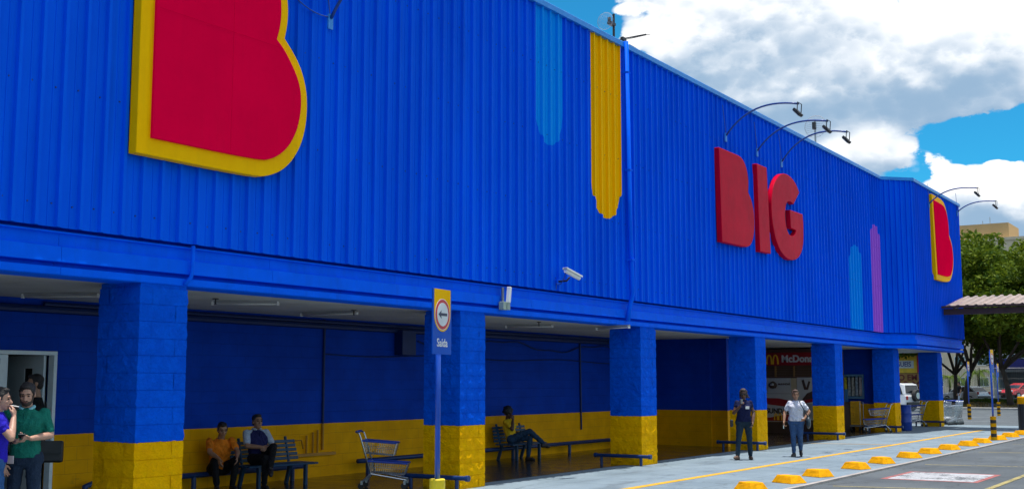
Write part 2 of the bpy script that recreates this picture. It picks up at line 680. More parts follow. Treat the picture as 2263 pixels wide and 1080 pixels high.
M_BLOCKB = M_BLOCKY = split_block_material()
M_YEL = mat('yellow_sign_paint', (1.0, 0.52, 0.0), 0.5, var=0.05, streak=0.15, spec=0.03)
M_YELBLOCK = mat('yellow_concrete_paint', (0.74, 0.33, 0.001), 0.8, spec=0.1, var=0.14, vscale=9, bump=0.7, bscale=50, dirt=0.35)
M_RED = mat('red_sign_panel', RED, 0.6, var=0.05, vscale=1.2, streak=0.10, spec=0.0)
M_REDL = mat('red_letter_panel', (0.58, 0.001, 0.026), 0.36, var=0.12, vscale=1.5, streak=0.3, spec=0.025)
M_CEIL = mat('grey_ceiling', (0.46, 0.47, 0.45), 0.7, var=0.12, vscale=1.0, dirt=0.3, bump=0.3, bscale=25)
M_CAP = mat('pale_blue_flashing', (0.02, 0.26, 0.74), 0.4, var=0.1, spec=0.3)
M_DARK = mat('black_metal', (0.012, 0.012, 0.015), 0.45, var=0.2)
M_GREY = mat('grey_metal', (0.30, 0.31, 0.32), 0.35, metal=0.8, var=0.15)
M_CHROME = mat('zinc_wire', (0.55, 0.58, 0.60), 0.28, metal=0.95, var=0.1)
M_WHITE = mat('white_plastic', (0.78, 0.78, 0.76), 0.4, var=0.05, dirt=0.2)
M_WHITEPAINT = mat('white_paint', (0.74, 0.74, 0.72), 0.5, var=0.05, dirt=0.25)
M_ROOF = mat('roof_sheet', (0.35, 0.35, 0.34), 0.5, var=0.15)
M_RUBBER = mat('rubber', (0.02, 0.02, 0.02), 0.7, var=0.2)
M_CONC = mat('concrete', (0.34, 0.33, 0.31), 0.85, var=0.2, vscale=2, bump=0.5, bscale=40, dirt=0.4)

M_ASPH = ground_material('asphalt', (0.052, 0.064, 0.073), (0.092, 0.108, 0.118), (0.036, 0.043, 0.049), 0.85, 120, cracks=0.5)
M_PAVE = ground_material('concrete_pavement', (0.135, 0.186, 0.222), (0.205, 0.268, 0.312), (0.085, 0.115, 0.138), 0.8, 60, joints=3.33, cracks=0.35)
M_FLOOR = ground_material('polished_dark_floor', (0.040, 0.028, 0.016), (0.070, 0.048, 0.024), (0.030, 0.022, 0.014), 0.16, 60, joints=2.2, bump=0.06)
M_SOIL = ground_material('planting_soil', (0.05, 0.038, 0.028), (0.10, 0.075, 0.055), (0.03, 0.025, 0.02), 0.95, 60)
M_LINEY = road_paint('yellow_line_paint', (0.66, 0.36, 0.004), 0.36)
M_LINEP = road_paint('faded_yellow_paint', (0.34, 0.28, 0.10), 0.45)
M_LINEW = road_paint('white_road_paint', (0.40, 0.41, 0.43), 0.46)
M_LINER = road_paint('red_road_paint', (0.34, 0.10, 0.09), 0.42)
M_KERB = mat('kerb_edge', (0.33, 0.30, 0.28), 0.85, var=0.2, vscale=3, bump=0.5, bscale=40, dirt=0.5)


# ------------------------------------------------------------------ ground
XF = -11.39          # front plane of the columns
XB = -15.1           # back wall of the arcade
struct('ground', MB().box((-900, -300, -0.6), (900, 1500, -0.03)), M_ASPH)
struct('pavement', MB().box((-15.3, -60, -0.4), (-6.95, 52.0, 0.0)), M_PAVE)
struct('kerb', MB().box((-6.95, -60, -0.4), (-6.85, 43.6, 0.008)), M_KERB)
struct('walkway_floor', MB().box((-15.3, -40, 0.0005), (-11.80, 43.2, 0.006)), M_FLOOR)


def stripe(name, pts, w, z, material, label=None):
    """painted line along a polyline on the ground"""
    mb = MB()
    for a, b in zip(pts, pts[1:]):
        a, b = Vector((*a, z)), Vector((*b, z))
        n = (b - a).cross(Vector((0, 0, 1))).normalized() * w / 2
        mb.add([a + n, b + n, b - n, a - n], [(0, 1, 2, 3)])
    o = part(name, mb, material)
    o['kind'] = 'structure'
    return o


stripe('road_marking', [(-9.05, -5), (-9.22, 46.6)], 0.17, 0.004, M_LINEY)
stripe('road_marking', [(-12.35, 33.45), (-9.25, 34.15)], 0.09, 0.0105, M_LINEY)
for yy in (20.45, 26.85, 32.4, 37.1, 42.2, 14.2):
    stripe('road_marking', [(-6.55, yy), (-3.9, yy + 0.55)], 0.10, -0.026, M_LINEP)
stripe('road_marking', [(-4.12, 5.0), (-4.22, 43.0)], 0.11, -0.022, M_LINEP)
mb = MB()
for (x0, y0, x1, y1) in [(-6.30, 22.45, -4.58, 22.56), (-6.30, 24.52, -4.58, 24.63), (-6.30, 22.56, -6.20, 24.52), (-4.68, 22.56, -4.58, 24.52)]:
    mb.add([(x0, y0, -0.026), (x1, y0, -0.026), (x1, y1, -0.026), (x0, y1, -0.026)], [(0, 1, 2, 3)])
o = part('road_marking', mb, M_LINER)
o['kind'] = 'structure'
o = part('road_marking', MB().add([(-6.20, 22.56, -0.0255), (-4.68, 22.56, -0.0255), (-4.68, 24.52, -0.0255), (-6.20, 24.52, -0.0255)], [(0, 1, 2, 3)]), M_LINEW)
o['kind'] = 'structure'
struct('planting_bed', MB().box((-70, 84, -0.4), (40, 104, 0.06)), M_SOIL)
struct('pavement', MB().box((-70, 82.6, -0.4), (40, 83.98, 0.10)), M_CONC)
stripe('road_marking', [(-30, 57.3), (10, 58.4)], 0.16, -0.026, M_LINEW)
stripe('road_marking', [(-30, 64.2), (10, 65.3)], 0.16, -0.026, M_LINEW)

# ------------------------------------------------------------------ the shop building
store = thing('store_building', 'long blue corrugated metal store front over a columned arcade with yellow base', 'building', (-20, 25, 0))
CT, CB = 8.88, 3.465              # top and bottom of the cladding
PITCH = 0.29


def clad_profile(n, pitch=PITCH):
    """ribbed sheet: list of (along, out)"""
    pr = []
    for i in range(n):
        s = i * pitch
        pr += [(s, 0.0), (s + pitch * 0.36, 0.0), (s + pitch * 0.38, 0.009), (s + pitch * 0.42, 0.009), (s + pitch * 0.44, 0.0),
               (s + pitch * 0.72, 0.0), (s + pitch * 0.75, 0.050), (s + pitch * 0.90, 0.050)]
    pr.append((n * pitch, 0.0))
    return pr


def clad_mesh(name, n, h, pitch=PITCH):
    pr = clad_profile(n, pitch)
    m = MB()
    k = len(pr)
    zs = [0, h]
    m.v = [(o_, s, z) for z in zs for (s, o_) in pr] + [(o_ - 0.004, s, z) for z in zs for (s, o_) in pr]
    for i in range(k - 1):
        m.f.append((i, i + 1, k + i + 1, k + i))
        m.f.append((2 * k + i + 1, 2 * k + i, 3 * k + i, 3 * k + i + 1))
        m.f.append((i + 1, i, 2 * k + i, 2 * k + i + 1))
    me = m.mesh(name)
    me.materials.append(M_CLAD)
    return me


SHEET = clad_mesh('cladding_panel', 4, CT - CB)
XC = -11.36
wall_core = part('wall', MB().box((-45, -40, 3.47), (-11.42, 41.7, 8.70)).prism([(-45, 41.7), (-11.42, 41.7), (-10.58, 42.68), (-10.58, 49.98), (-45, 49.98)], 'xy', 3.47, 8.70), M_BLUE, store)


def sheet(mesh, x, y, rz, z=CB):
    o = bpy.data.objects.new('cladding_panel', mesh)
    C.objects.link(o)
    o.parent = wall_core
    o.location = Vector((x, y, z)) - root_loc(wall_core)
    o.rotation_euler = (0, random.uniform(-0.0006, 0.0006), rz)
    return o


y = 41.66
k = 0
while y > -38:
    y -= 4 * PITCH
    sheet(SHEET, XC + random.uniform(-0.003, 0.003), y, 0)
    k += 1
# chamfered return and the far bay that steps forward
CH = Vector((0.87, 0.93))
chl = CH.length
wide = clad_mesh('cladding_panel', 3, CT - CB, chl / 6)
ang = -math.atan2(CH.x, CH.y)
for i in range(2):
    sheet(wide, XC + CH.x * i / 2 + 0.0, 41.68 + CH.y * i / 2, ang)
XC2 = XC + CH.x
nfar = 7
far = clad_mesh('cladding_panel', 4, CT - CB, (49.98 - 42.62) / nfar / 4)
for i in range(nfar):
    sheet(far, XC2, 42.62 + i * (49.98 - 42.62) / nfar, 0)
# end wall of the far bay
endm = clad_mesh('cladding_panel', 4, CT - CB)
for i in range(6):
    sheet(endm, -10.50 - i * 1.16, 50.0, R(90))

# screws of the sheets: too small to pick apart
mb = MB()
yy = 41.66 - PITCH * 0.5
while yy > 3:
    for zz in (3.72, 5.05, 6.40, 7.75):
        if random.random() < 0.85:
            mb.cbox((XC + 0.004, yy + random.uniform(-0.02, 0.02), zz + random.uniform(-0.015, 0.015)), (0.012, 0.014, 0.014))
    yy -= PITCH
sc = part('screws', mb, mat('screw_head', (0.005, 0.02, 0.12), 0.5, var=0), store)
sc['kind'] = 'stuff'

# parapet flashing, in lengths
y = 41.70
while y > -38:
    y0 = y - 3.0
    part('parapet_flashing', MB().prism([(-11.55, 8.86), (-11.275, 8.86), (-11.275, 8.965), (-11.30, 8.985), (-11.55, 9.0)], 'xz', y0 + 0.004, y), M_CAP, store)
    y = y0
cp = MB()
cp.prism([(-11.275, 41.70), (-11.275 + CH.x, 41.66 + CH.y), (-10.7, 42.9), (-11.6, 42.0)], 'xy', 8.86, 8.97)
part('parapet_flashing', cp, M_CAP, store)
part('parapet_flashing', MB().prism([(-10.7, 8.86), (-10.405, 8.86), (-10.405, 8.965), (-10.43, 8.985), (-10.7, 9.0)], 'xz', 42.63, 50.06), M_CAP, store)
part('roof', MB().box((-45, -40, 8.705), (-11.56, 41.7, 8.80)).prism([(-45, 41.705), (-11.6, 41.705), (-10.75, 42.75), (-10.75, 49.9), (-45, 49.9)], 'xy', 8.705, 8.80), M_ROOF, store)


# fascia beam over the columns: stepped sheet profile, in lengths
def fascia_profile(x):
    return [(x - 0.45, 2.935), (x + 0.00, 2.935), (x + 0.012, 2.945), (x + 0.012, 3.025), (x - 0.10, 3.030), (x - 0.12, 3.078), (x + 0.024, 3.085), (x + 0.006, 3.255),
            (x - 0.045, 3.266), (x - 0.045, 3.400), (x + 0.012, 3.410), (x + 0.012, 3.424), (x - 0.15, 3.430), (x - 0.15, 3.47), (x - 0.45, 3.47)]


y = 41.70
seams = []
while y > -38:
    y0 = y - 3.335
    part('fascia_panel', MB().prism(fascia_profile(XF), 'xz', y0 + 0.005, y), M_BLUE, store)
    seams.append(y0)
    y = y0
# fascia of the chamfer and the far bay
fp = fascia_profile(0)
mb = MB()
d = Vector((CH.x, CH.y)).normalized()
nrm = Vector((d.y, -d.x))
mb.v = []
A2, B2 = Vector((XF, 41.70)), Vector((XF + CH.x, 41.70 + CH.y))
for (base) in (A2, B2):
    for (q, z) in fp:
        p = base + Vector((q, 0)) if base is B2 else base + Vector((q, 0))
        mb.v.append((p.x, p.y + (0.004 if base is A2 else 0), z))
n_ = len(fp)
mb.f = [tuple(range(n_))[::-1], tuple(range(n_, 2 * n_))] + [(i, (i + 1) % n_, n_ + (i + 1) % n_, n_ + i) for i in range(n_)]
part('fascia_panel', mb, M_BLUE, store)
part('fascia_panel', MB().prism(fascia_profile(XF + CH.x), 'xz', 42.64, 46.30), M_BLUE, store)
part('fascia_panel', MB().prism(fascia_profile(XF + CH.x), 'xz', 46.305, 50.02), M_BLUE, store)
# arcade ceiling
part('ceiling', MB().box((-15.9, -40, 2.955), (-11.845, 41.7, 3.20)).prism([(-15.9, 41.705), (-11.845, 41.705), (-10.975, 42.64), (-10.975, 49.95), (-15.9, 49.95)], 'xy', 2.955, 3.20), M_CEIL, store)

# back wall of the arcade with the doorway on the left
DY0, DY1, DZ = 9.20, 11.08, 2.20
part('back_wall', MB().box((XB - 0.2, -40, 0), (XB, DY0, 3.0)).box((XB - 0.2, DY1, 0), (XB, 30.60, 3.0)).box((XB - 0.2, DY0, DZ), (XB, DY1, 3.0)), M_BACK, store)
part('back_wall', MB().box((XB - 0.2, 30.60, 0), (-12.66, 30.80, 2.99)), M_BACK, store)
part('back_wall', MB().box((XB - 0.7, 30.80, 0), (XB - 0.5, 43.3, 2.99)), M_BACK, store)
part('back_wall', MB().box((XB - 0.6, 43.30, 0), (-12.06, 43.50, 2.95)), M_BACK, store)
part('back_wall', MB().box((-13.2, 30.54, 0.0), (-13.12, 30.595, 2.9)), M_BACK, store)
# room behind the doorway
part('doorway_room', MB().box((XB - 3.2, DY0 - 1.5, 0.0), (XB - 3.0, DY1 + 1.5, 2.9)).box((XB - 3.0, DY0 - 1.5, 2.9), (XB - 0.2, DY1 + 1.5, 3.0))
     .box((XB - 3.0, DY1 + 1.3, 0), (XB - 0.2, DY1 + 1.5, 2.9)).box((XB - 3.0, DY0 - 1.5, 0), (XB - 0.2, DY0 - 1.3, 2.9))
     .box((XB - 3.0, DY0 - 1.3, -0.02), (XB - 0.2, DY1 + 1.3, 0.004)), mat('room_paint', (0.38, 0.39, 0.40), 0.7), store)
M_DOOR = mat('door_paint', (0.74, 0.80, 0.83), 0.45, var=0.06, dirt=0.2)
fr = MB().box((XB - 0.10, DY0 + 0.002, 0.006), (XB + 0.03, DY0 + 0.06, DZ - 0.06)).box((XB - 0.10, DY1 - 0.06, 0.006), (XB + 0.03, DY1 - 0.002, DZ - 0.06)).box((XB - 0.10, DY0 + 0.002, DZ - 0.06), (XB + 0.03, DY1 - 0.002, DZ - 0.002))
part('door_frame', fr, M_DOOR, store, bevel=0.006)
door = part('door', MB().box((XB - 0.06, DY0 + 0.065, 0.02), (XB - 0.02, DY0 + 1.10, 1.25)).box((XB - 0.06, DY0 + 0.065, 1.25), (XB - 0.02, DY0 + 0.72, 1.98)).box((XB - 0.06, DY0 + 0.90, 1.25), (XB - 0.02, DY0 + 1.10, 1.98)).box((XB - 0.06, DY0 + 0.065, 1.98), (XB - 0.02, DY0 + 1.10, DZ - 0.065)), M_DOOR, store)
part('pane', MB().box((XB - 0.045, DY0 + 0.72, 1.25), (XB - 0.035, DY0 + 0.90, 1.98)), mat('dark_glass', (0.01, 0.012, 0.014), 0.08, var=0), door)
part('plate', MB().box((XB - 0.02, DY0 + 0.66, 2.0), (XB - 0.012, DY0 + 0.97, 2.08)), M_DARK, door)
part('handle', MB().tube([(XB - 0.02, DY0 + 1.02, 1.02), (XB + 0.04, DY0 + 1.02, 1.02), (XB + 0.04, DY0 + 0.92, 1.02)], 0.011), M_GREY, door)
# second leaf, folded back into the room
leaf = part('door', MB().box((XB - 1.02, DY1 - 0.14, 0.02), (XB - 0.10, DY1 - 0.10, 1.25)).box((XB - 1.02, DY1 - 0.14, 1.25), (XB - 0.55, DY1 - 0.10, 1.95)).box((XB - 0.36, DY1 - 0.14, 1.25), (XB - 0.10, DY1 - 0.10, 1.95)).box((XB - 1.02, DY1 - 0.14, 1.95), (XB - 0.10, DY1 - 0.10, DZ - 0.065)), M_DOOR, store)
part('pane', MB().box((XB - 0.55, DY1 - 0.125, 1.25), (XB - 0.36, DY1 - 0.115, 1.95)), MATS['dark_glass'], leaf)


# ------------------------------------------------------------------ columns of split-face blocks
CW, CHT = 0.74, 0.206
COLY = [-9.79, -3.12, 3.55, 10.22, 16.87, 23.55, 30.22, 36.88, 43.52, 50.05]
TB = 0.185
LBK = CW - TB


def block_mesh(seed):
    """rough split-face block, long side along x, outer face towards -y and outer end at -x"""
    r = random.Random(seed)
    nx, ny, nz = 6, 2, 3
    L, T, H = LBK - 0.005, TB, CHT - 0.005
    bm = bmesh.new()
    grid = {}

    def vert(i, j, k):
        key = (i, j, k)
        if key in grid:
            return grid[key]
        x, y_, z = L * i / nx, T * j / ny, H * k / nz
        q = 0.0
        ez = k in (0, nz)
        ex = i in (0, nx)
        d_ = 0.017 * (r.random() - 0.3)
        if j == 0:
            y_ -= d_ * (0.35 if ez else 1.0)
        if i == 0:
            x -= 0.017 * (r.random() - 0.3) * (0.35 if ez else 1.0)
        if k not in (0, nz):
            z += r.uniform(-0.02, 0.02)
        if 0 < i < nx:
            x += r.uniform(-0.015, 0.015)
        grid[key] = bm.verts.new((x, y_, z))
        return grid[key]
    for i in range(nx):
        for k in range(nz):
            bm.faces.new([vert(i, 0, k), vert(i + 1, 0, k), vert(i + 1, 0, k + 1), vert(i, 0, k + 1)])
    for j in range(ny):
        for k in range(nz):
            bm.faces.new([vert(0, j + 1, k), vert(0, j, k), vert(0, j, k + 1), vert(0, j + 1, k + 1)])
    for k in (0, nz):
        ring = [vert(i, 0, k) for i in range(nx + 1)] + [vert(nx, ny, k)] + [vert(0, ny, k), vert(0, 1, k)]
        bm.faces.new(ring if k else ring[::-1])
    me = bpy.data.meshes.new('block')
    bmesh.ops.triangulate(bm, faces=[f for f in bm.faces if len(f.verts) == 4 and r.random() < 0.9])
    bm.to_mesh(me)
    bm.free()
    return me


BLK = {}
for cname, mm in (('b', M_BLOCKB), ('y', M_BLOCKY)):
    BLK[cname] = []
    for s in range(7):
        me = block_mesh(s)
        me.materials.append(mm)
        BLK[cname].append(me)


def column_blocks(x1, y1):
    """placements (matrix, course) of the pinwheel-laid blocks of a column whose front right corner is x1, y1"""
    out = []
    cx, cy = x1 - CW / 2, y1 - CW / 2
    for c in range(14):
        for q in range(4):
            rot = Matrix.Rotation(q * math.pi / 2, 4, 'Z')
            m4 = Matrix.Translation((cx, cy, c * CHT + 0.006)) @ rot
            if c % 2:
                m4 = m4 @ Matrix.Scale(-1, 4, (1, 0, 0))
            m4 = m4 @ Matrix.Translation((-CW / 2, -CW / 2, 0))
            out.append((m4, c))
    return out


for ci, cy1 in enumerate(COLY):
    core = part('column', MB().box((XF - CW + 0.011, cy1 - CW + 0.011, 0), (XF - 0.011, cy1 - 0.011, 1.03)).box((XF - CW + 0.011, cy1 - CW + 0.011, 1.03), (XF - 0.011, cy1 - 0.011, 2.95)), M_BLOCKB, store)
    core.data.materials.append(M_BLOCKY)
    for pg in core.data.polygons:
        pg.material_index = 1 if pg.center.z < 1.02 else 0
    pl = column_blocks(XF, cy1)
    if 3 <= ci <= 7:
        base = root_loc(core)
        for (m4, c) in pl:
            me = random.choice(BLK['y' if c < 5 else 'b'])
            b = bpy.data.objects.new('block', me)
            C.objects.link(b)
            b.parent = core
            b.matrix_local = Matrix.Translation(-base) @ m4
    else:
        for cc, lo, hi in (('y', 0, 5), ('b', 5, 99)):
            m = MB()
            for (m4, c) in pl:
                if lo <= c < hi:
                    me = random.choice(BLK[cc])
                    m.add([m4 @ v.co for v in me.vertices], [tuple(p.vertices) for p in me.polygons])
            o = part('block', m, M_BLOCKY if cc == 'y' else M_BLOCKB, core)
            o['kind'] = 'stuff'

# downpipes fixed to the front
dp = part('downpipe', MB().tube([(-11.25, 22.02, 8.98), (-11.25, 22.12, 5.0), (-11.25, 22.20, 3.62), (-11.27, 22.20, 3.50), (-11.30, 22.14, 3.30), (-11.32, 22.10, 3.02)], 0.05, 10), M_BLUE, store, smooth=True)
for zz in (8.3, 6.2, 4.3):
    part('pipe_clip', MB().cbox((-11.25, 22.02 + (8.98 - zz) * 0.025, zz), (0.12, 0.13, 0.04)), M_BLUE, dp)
part('downpipe', MB().tube([(-11.32, 10.22, 3.44), (-11.32, 10.22, 3.16), (-11.33, 10.21, 3.05), (-11.36, 10.14, 2.95)], 0.026, 8), M_BLUE, store, smooth=True)
# conduits and cables on the back wall
MC = mat('dark_conduit', (0.0, 0.016, 0.11), 0.5)
part('conduit', MB().tube([(XB + 0.03, 16.9, 2.93), (XB + 0.03, 16.9, 0.985)], 0.022), MC, store)
part('conduit', MB().tube([(XB + 0.03, 16.9, 0.985), (XB + 0.03, 16.9, 0.50)], 0.022), mat('yellow_pipe', (0.45, 0.2, 0.003), 0.5), store)
part('conduit', MB().tube([(XB + 0.03, 26.7, 2.93), (XB + 0.03, 26.75, 0.55)], 0.022), MC, store)
part('conduit', MB().tube([(XB + 0.05, -5, 2.80), (XB + 0.05, 30.5, 2.80)], 0.055), MC, store)
part('conduit', MB().tube([(XB + 0.04, 10.8, 2.88), (XB + 0.04, 30.5, 2.88)], 0.03), MC, store)
pts = [(XB + 0.04, 19.8 + i * 0.3, 2.60 - 0.10 * math.sin(i * 0.42) - 0.03 * math.sin(i * 1.3)) for i in range(30)]
part('cable', MB().tube(pts, 0.015, 6), MC, store)
part('cable', MB().tube([(XB + 0.03, 16.9 + i * 0.4, 2.28 - 0.03 * math.sin(i * 0.5)) for i in range(30)], 0.012, 6), MC, store)
# tap manifold painted with the wall
mb = MB().box((XB + 0.005, 16.0, 0.40), (XB + 0.06, 17.25, 0.45))
for yy in (16.45, 16.62, 16.75):
    mb.tube([(XB + 0.04, yy, 0.45), (XB + 0.04, yy, 0.78 + (yy - 16.45) * 0.3)], 0.018)
mb.tube([(XB + 0.04, 16.12, 0.60), (XB + 0.04, 16.12, 0.70), (XB + 0.10, 16.25, 0.70), (XB + 0.10, 16.3, 0.55)], 0.016)
part('tap_manifold', mb, MATS['yellow_pipe'], store)
part('junction_box', MB().box((XB + 0.002, 19.05, 2.30), (XB + 0.22, 19.50, 2.80)), MC, store, bevel=0.01)


# ------------------------------------------------------------------ signs on the front
B_OUT = [(9.02, 4.4), (10.97, 4.4), (11.21, 4.45), (11.45, 4.56), (11.64, 4.73), (11.8, 4.97), (11.89, 5.28), (11.9, 5.6), (11.85, 5.83), (11.75, 6.04), (11.6, 6.21), (11.43, 6.36),
         (11.47, 6.52), (11.49, 6.74), (11.46, 6.98), (11.36, 7.30), (11.18, 7.58), (10.90, 7.78), (10.55, 7.88), (9.02, 7.88)]
B_IN = [(9.20, 4.6), (10.99, 4.61), (11.22, 4.68), (11.42, 4.81), (11.57, 4.99), (11.67, 5.2), (11.72, 5.47), (11.70, 5.7), (11.62, 5.88), (11.48, 6.06), (11.35, 6.2), (11.22, 6.29),
        (11.27, 6.44), (11.30, 6.65), (11.28, 6.90), (11.20, 7.18), (11.05, 7.42), (10.80, 7.60), (10.50, 7.68), (9.20, 7.68)]


def slide(poly, x0, x1):
    """same outline carried to another depth at matching real size"""
    k = x1 / x0
    return [(a * k, 1.74 + (b - 1.74) * k) for a, b in poly]


B_OUT = slide(B_OUT, -11.0, -11.19)
B_IN = slide(B_IN, -10.94, -11.15)


def letter_sign(name, label, outer, inner, xw, xf, xi, corners_o, corners_i):
    t = thing(name, label, 'sign', (xw, sum(p[0] for p in outer) / len(outer), min(p[1] for p in outer)))
    part('backing', MB().prism(smooth_poly(outer, corners_o), 'yz', xw, xf), M_YEL, t, bevel=0.008)
    part('letter_face', MB().prism(smooth_poly(inner, corners_i), 'yz', xf - 0.01, xi), M_RED, t, bevel=0.006)
    return t


t = letter_sign('letter_sign', 'huge red letter B with yellow border on the left of the blue front', B_OUT, B_IN, -11.33, -11.19, -11.15, (0, 11, 19), (0, 11, 19))
# panel joints of the big letter
part('panel_seam', MB().box((-11.152, 9.42, 6.275), (-11.149, 11.56, 6.278)), mat('seam', (0.62, 0.001, 0.036), 0.7, var=0, spec=0.0), t)
part('panel_seam', MB().box((-11.152, 10.64, 4.70), (-11.1485, 10.643, 7.74)), MATS['seam'], t)
FB_OUT = [(45.02, 5.52), (47.05, 5.53), (47.6, 5.85), (47.92, 6.3), (47.92, 6.8), (47.7, 7.2), (47.36, 7.42), (47.36, 7.75), (47.2, 8.15), (46.95, 8.48), (46.5, 8.68), (44.78, 8.68)]
FB_IN = [(45.12, 5.72), (47.0, 5.73), (47.42, 6.0), (47.66, 6.36), (47.66, 6.76), (47.46, 7.10), (47.12, 7.34), (47.12, 7.7), (47.0, 8.05), (46.78, 8.30), (46.4, 8.46), (44.90, 8.46)]
t = letter_sign('letter_sign', 'faded red letter B with yellow border on the far projecting bay', slide(FB_OUT, -10.30, -10.34), slide(FB_IN, -10.25, -10.31), -10.49, -10.34, -10.31, (0, 6, 11), (0, 6, 11))

big = thing('store_sign', 'three raised red letters reading BIG on the blue front', 'sign', (-11.33, 29.5, 5.1))
LB = [(26.52, 7.43), (27.58, 7.43), (27.95, 7.42), (28.2, 7.30), (28.36, 7.10), (28.42, 6.86), (28.38, 6.57), (28.60, 6.40), (28.75, 6.13), (28.78, 5.83), (28.73, 5.54), (28.59, 5.31), (28.38, 5.18), (28.1, 5.13), (26.60, 5.12)]
LI = [(29.03, 7.42), (29.75, 7.42), (29.90, 5.13), (29.11, 5.12)]
LG = [(32.3, 7.09), (32.06, 7.3), (31.67, 7.44), (31.28, 7.48), (30.9, 7.44), (30.51, 7.27), (30.2, 6.98), (30.03, 6.65), (30.02, 6.28), (30.1, 5.88), (30.31, 5.53), (30.66, 5.25), (31.1, 5.11), (31.56, 5.09),
      (32.04, 5.19), (32.38, 5.41), (32.54, 5.7), (32.58, 6.15), (32.53, 6.5), (31.47, 6.5), (31.52, 5.99), (31.95, 5.97), (31.82, 5.84), (31.57, 5.76), (31.31, 5.81), (31.14, 5.99), (31.08, 6.25), (31.13, 6.53), (31.25, 6.69), (31.49, 6.74), (31.78, 6.69)]
for poly, cor in ((LB, (0, 6, 14)), (LI, (0, 1, 2, 3)), (LG, (0, 18, 19, 20, 21, 30))):
    part('letter', MB().prism(smooth_poly(slide(poly, -11.05, -11.19), cor), 'yz', -11.33, -11.19), M_REDL, big, bevel=0.015)


# ------------------------------------------------------------------ arm lamps over the signs
def arm_lamp(xw, y, z, h, reach, label):
    t = thing('arm_floodlight', label, 'floodlight', (xw, y, z), 0, 'arm lamps on the store front')
    part('bracket', MB().box((-0.0, -0.05, -0.16), (0.03, 0.05, 0.06)), mat('bracket_blue', (0.02, 0.25, 0.7), 0.5), t, local=True)
    pts = arc((0.03, 0, 0), (reach * 0.36, 0, h * 1.42), (reach, 0, h * 0.92), 14)
    part('arm', MB().tube(pts, 0.024, 8), mat('arm_blue', (0.004, 0.05, 0.26), 0.4), t, local=True, smooth=True)
    e = pts[-1]
    hd = part('lamp_head', MB().cbox((e.x - 0.03, 0, e.z - 0.21), (0.22, 0.27, 0.07), ry=R(48)), M_DARK, t, local=True, bevel=0.01)
    part('lens', MB().cbox((e.x - 0.057, 0, e.z - 0.242), (0.19, 0.24, 0.012), ry=R(48)), mat('lamp_glass', (0.55, 0.58, 0.6), 0.15), hd, local=True)
    part('yoke', MB().tube([(e.x, -0.145, e.z - 0.22), (e.x + 0.02, -0.145, e.z + 0.01), (e.x + 0.02, 0.145, e.z + 0.01), (e.x, 0.145, e.z - 0.22)], 0.012, 6), M_DARK, t, local=True)
    part('cable', MB().tube([(0.02, 0, -0.02), (0.015, -0.06, 0.35), (0.012, -0.16, 0.75)], 0.008, 5), mat('arm_blue', None), t, local=True)
    return t


arm_lamp(-11.315, 27.57, 7.93, 0.62, 1.93, 'blue arm floodlight above the letter B of the BIG sign')
arm_lamp(-11.315, 29.72, 7.90, 0.62, 1.96, 'blue arm floodlight above the letter I of the BIG sign')
arm_lamp(-11.315, 31.59, 7.90, 0.68, 1.90, 'blue arm floodlight above the letter G of the BIG sign')
arm_lamp(-10.445, 44.9, 8.34, 0.46, 1.75, 'blue arm floodlight at the left of the far letter B')
arm_lamp(-10.445, 49.6, 8.60, 0.34, 1.50, 'blue arm floodlight at the far end of the building')
t = arm_lamp(-11.315, 12.67, 7.02, 0.75, 1.9, 'blue arm floodlight bracket to the right of the huge letter B')
part('cable', MB().tube(arc((0.02, -1.15, 0.35), (0.03, -0.55, -0.1), (0.02, -0.02, 0.02), 10), 0.009, 5), MATS['arm_blue'], t, local=True)

# ------------------------------------------------------------------ roof aerials
t = thing('grid_antenna', 'small grid dish antenna on a pole above the yellow stripe', 'antenna', (-11.75, 22.42, 8.8))
part('pole', MB().tube([(0, 0, 0), (0, 0, 0.98)], 0.028), M_DARK, t, local=True)
part('feed', MB().cbox((0.02, -0.14, 0.72), (0.10, 0.22, 0.06)).cbox((0.02, -0.24, 0.77), (0.06, 0.05, 0.14)), M_DARK, t, local=True)
mb = MB()
for i in range(-6, 7):
    z = i * 0.03
    w = math.sqrt(max(0.0, 0.19 ** 2 - z * z))
    if w > 0.03:
        mb.tube([(0.0 + s_ * w, -0.42 + (s_ * w) ** 2 * 0.7 + z * z * 0.7, 0.72 + z) for s_ in (-1, -0.5, 0, 0.5, 1)], 0.0028, 4)
mb.tube([(0.19 * math.cos(a), -0.39, 0.72 + 0.19 * math.sin(a)) for a in [i * math.pi / 10 for i in range(21)]], 0.004, 4)
part('grid_reflector', mb, mat('pale_wire', (0.36, 0.38, 0.42), 0.6, spec=0.1), t, local=True)
t = thing('yagi_antenna', 'dark yagi antenna with short rods above the roof edge', 'antenna', (-11.75, 22.86, 8.8))
part('mast', MB().tube([(0, 0, 0), (0, 0, 0.52)], 0.022), M_DARK, t, local=True)
part('boom', MB().tube([(-0.03, -0.1, 0.50), (0.10, 0.95, 0.86)], 0.016, 6).cbox((0.0, 0.02, 0.53), (0.07, 0.16, 0.07)), M_DARK, t, local=True)
for i in range(7):
    f_ = 0.28 + i * 0.11
    part('rod', MB().tube([(-0.13 + 0.1 * f_, f_, 0.50 + 0.36 * f_), (0.13 + 0.1 * f_, f_, 0.50 + 0.36 * f_)], 0.007, 5), M_DARK, t, local=True)
part('cable', MB().tube(arc((0, 0.1, 0.5), (0.1, 0.9, 0.02), (0.1, 0.95, 0.28), 10) + arc((0.1, 0.95, 0.28), (0.1, 0.85, 0.42), (0, 0.3, 0.48), 8), 0.006, 5), M_DARK, t, local=True)
t = thing('grid_antenna', 'round grid antenna on a mast behind the arm lamps', 'antenna', (-11.75, 36.0, 8.8))
part('pole', MB().tube([(0, 0, 0), (0, 0, 1.15)], 0.03), M_GREY, t, local=True)
mb = MB()
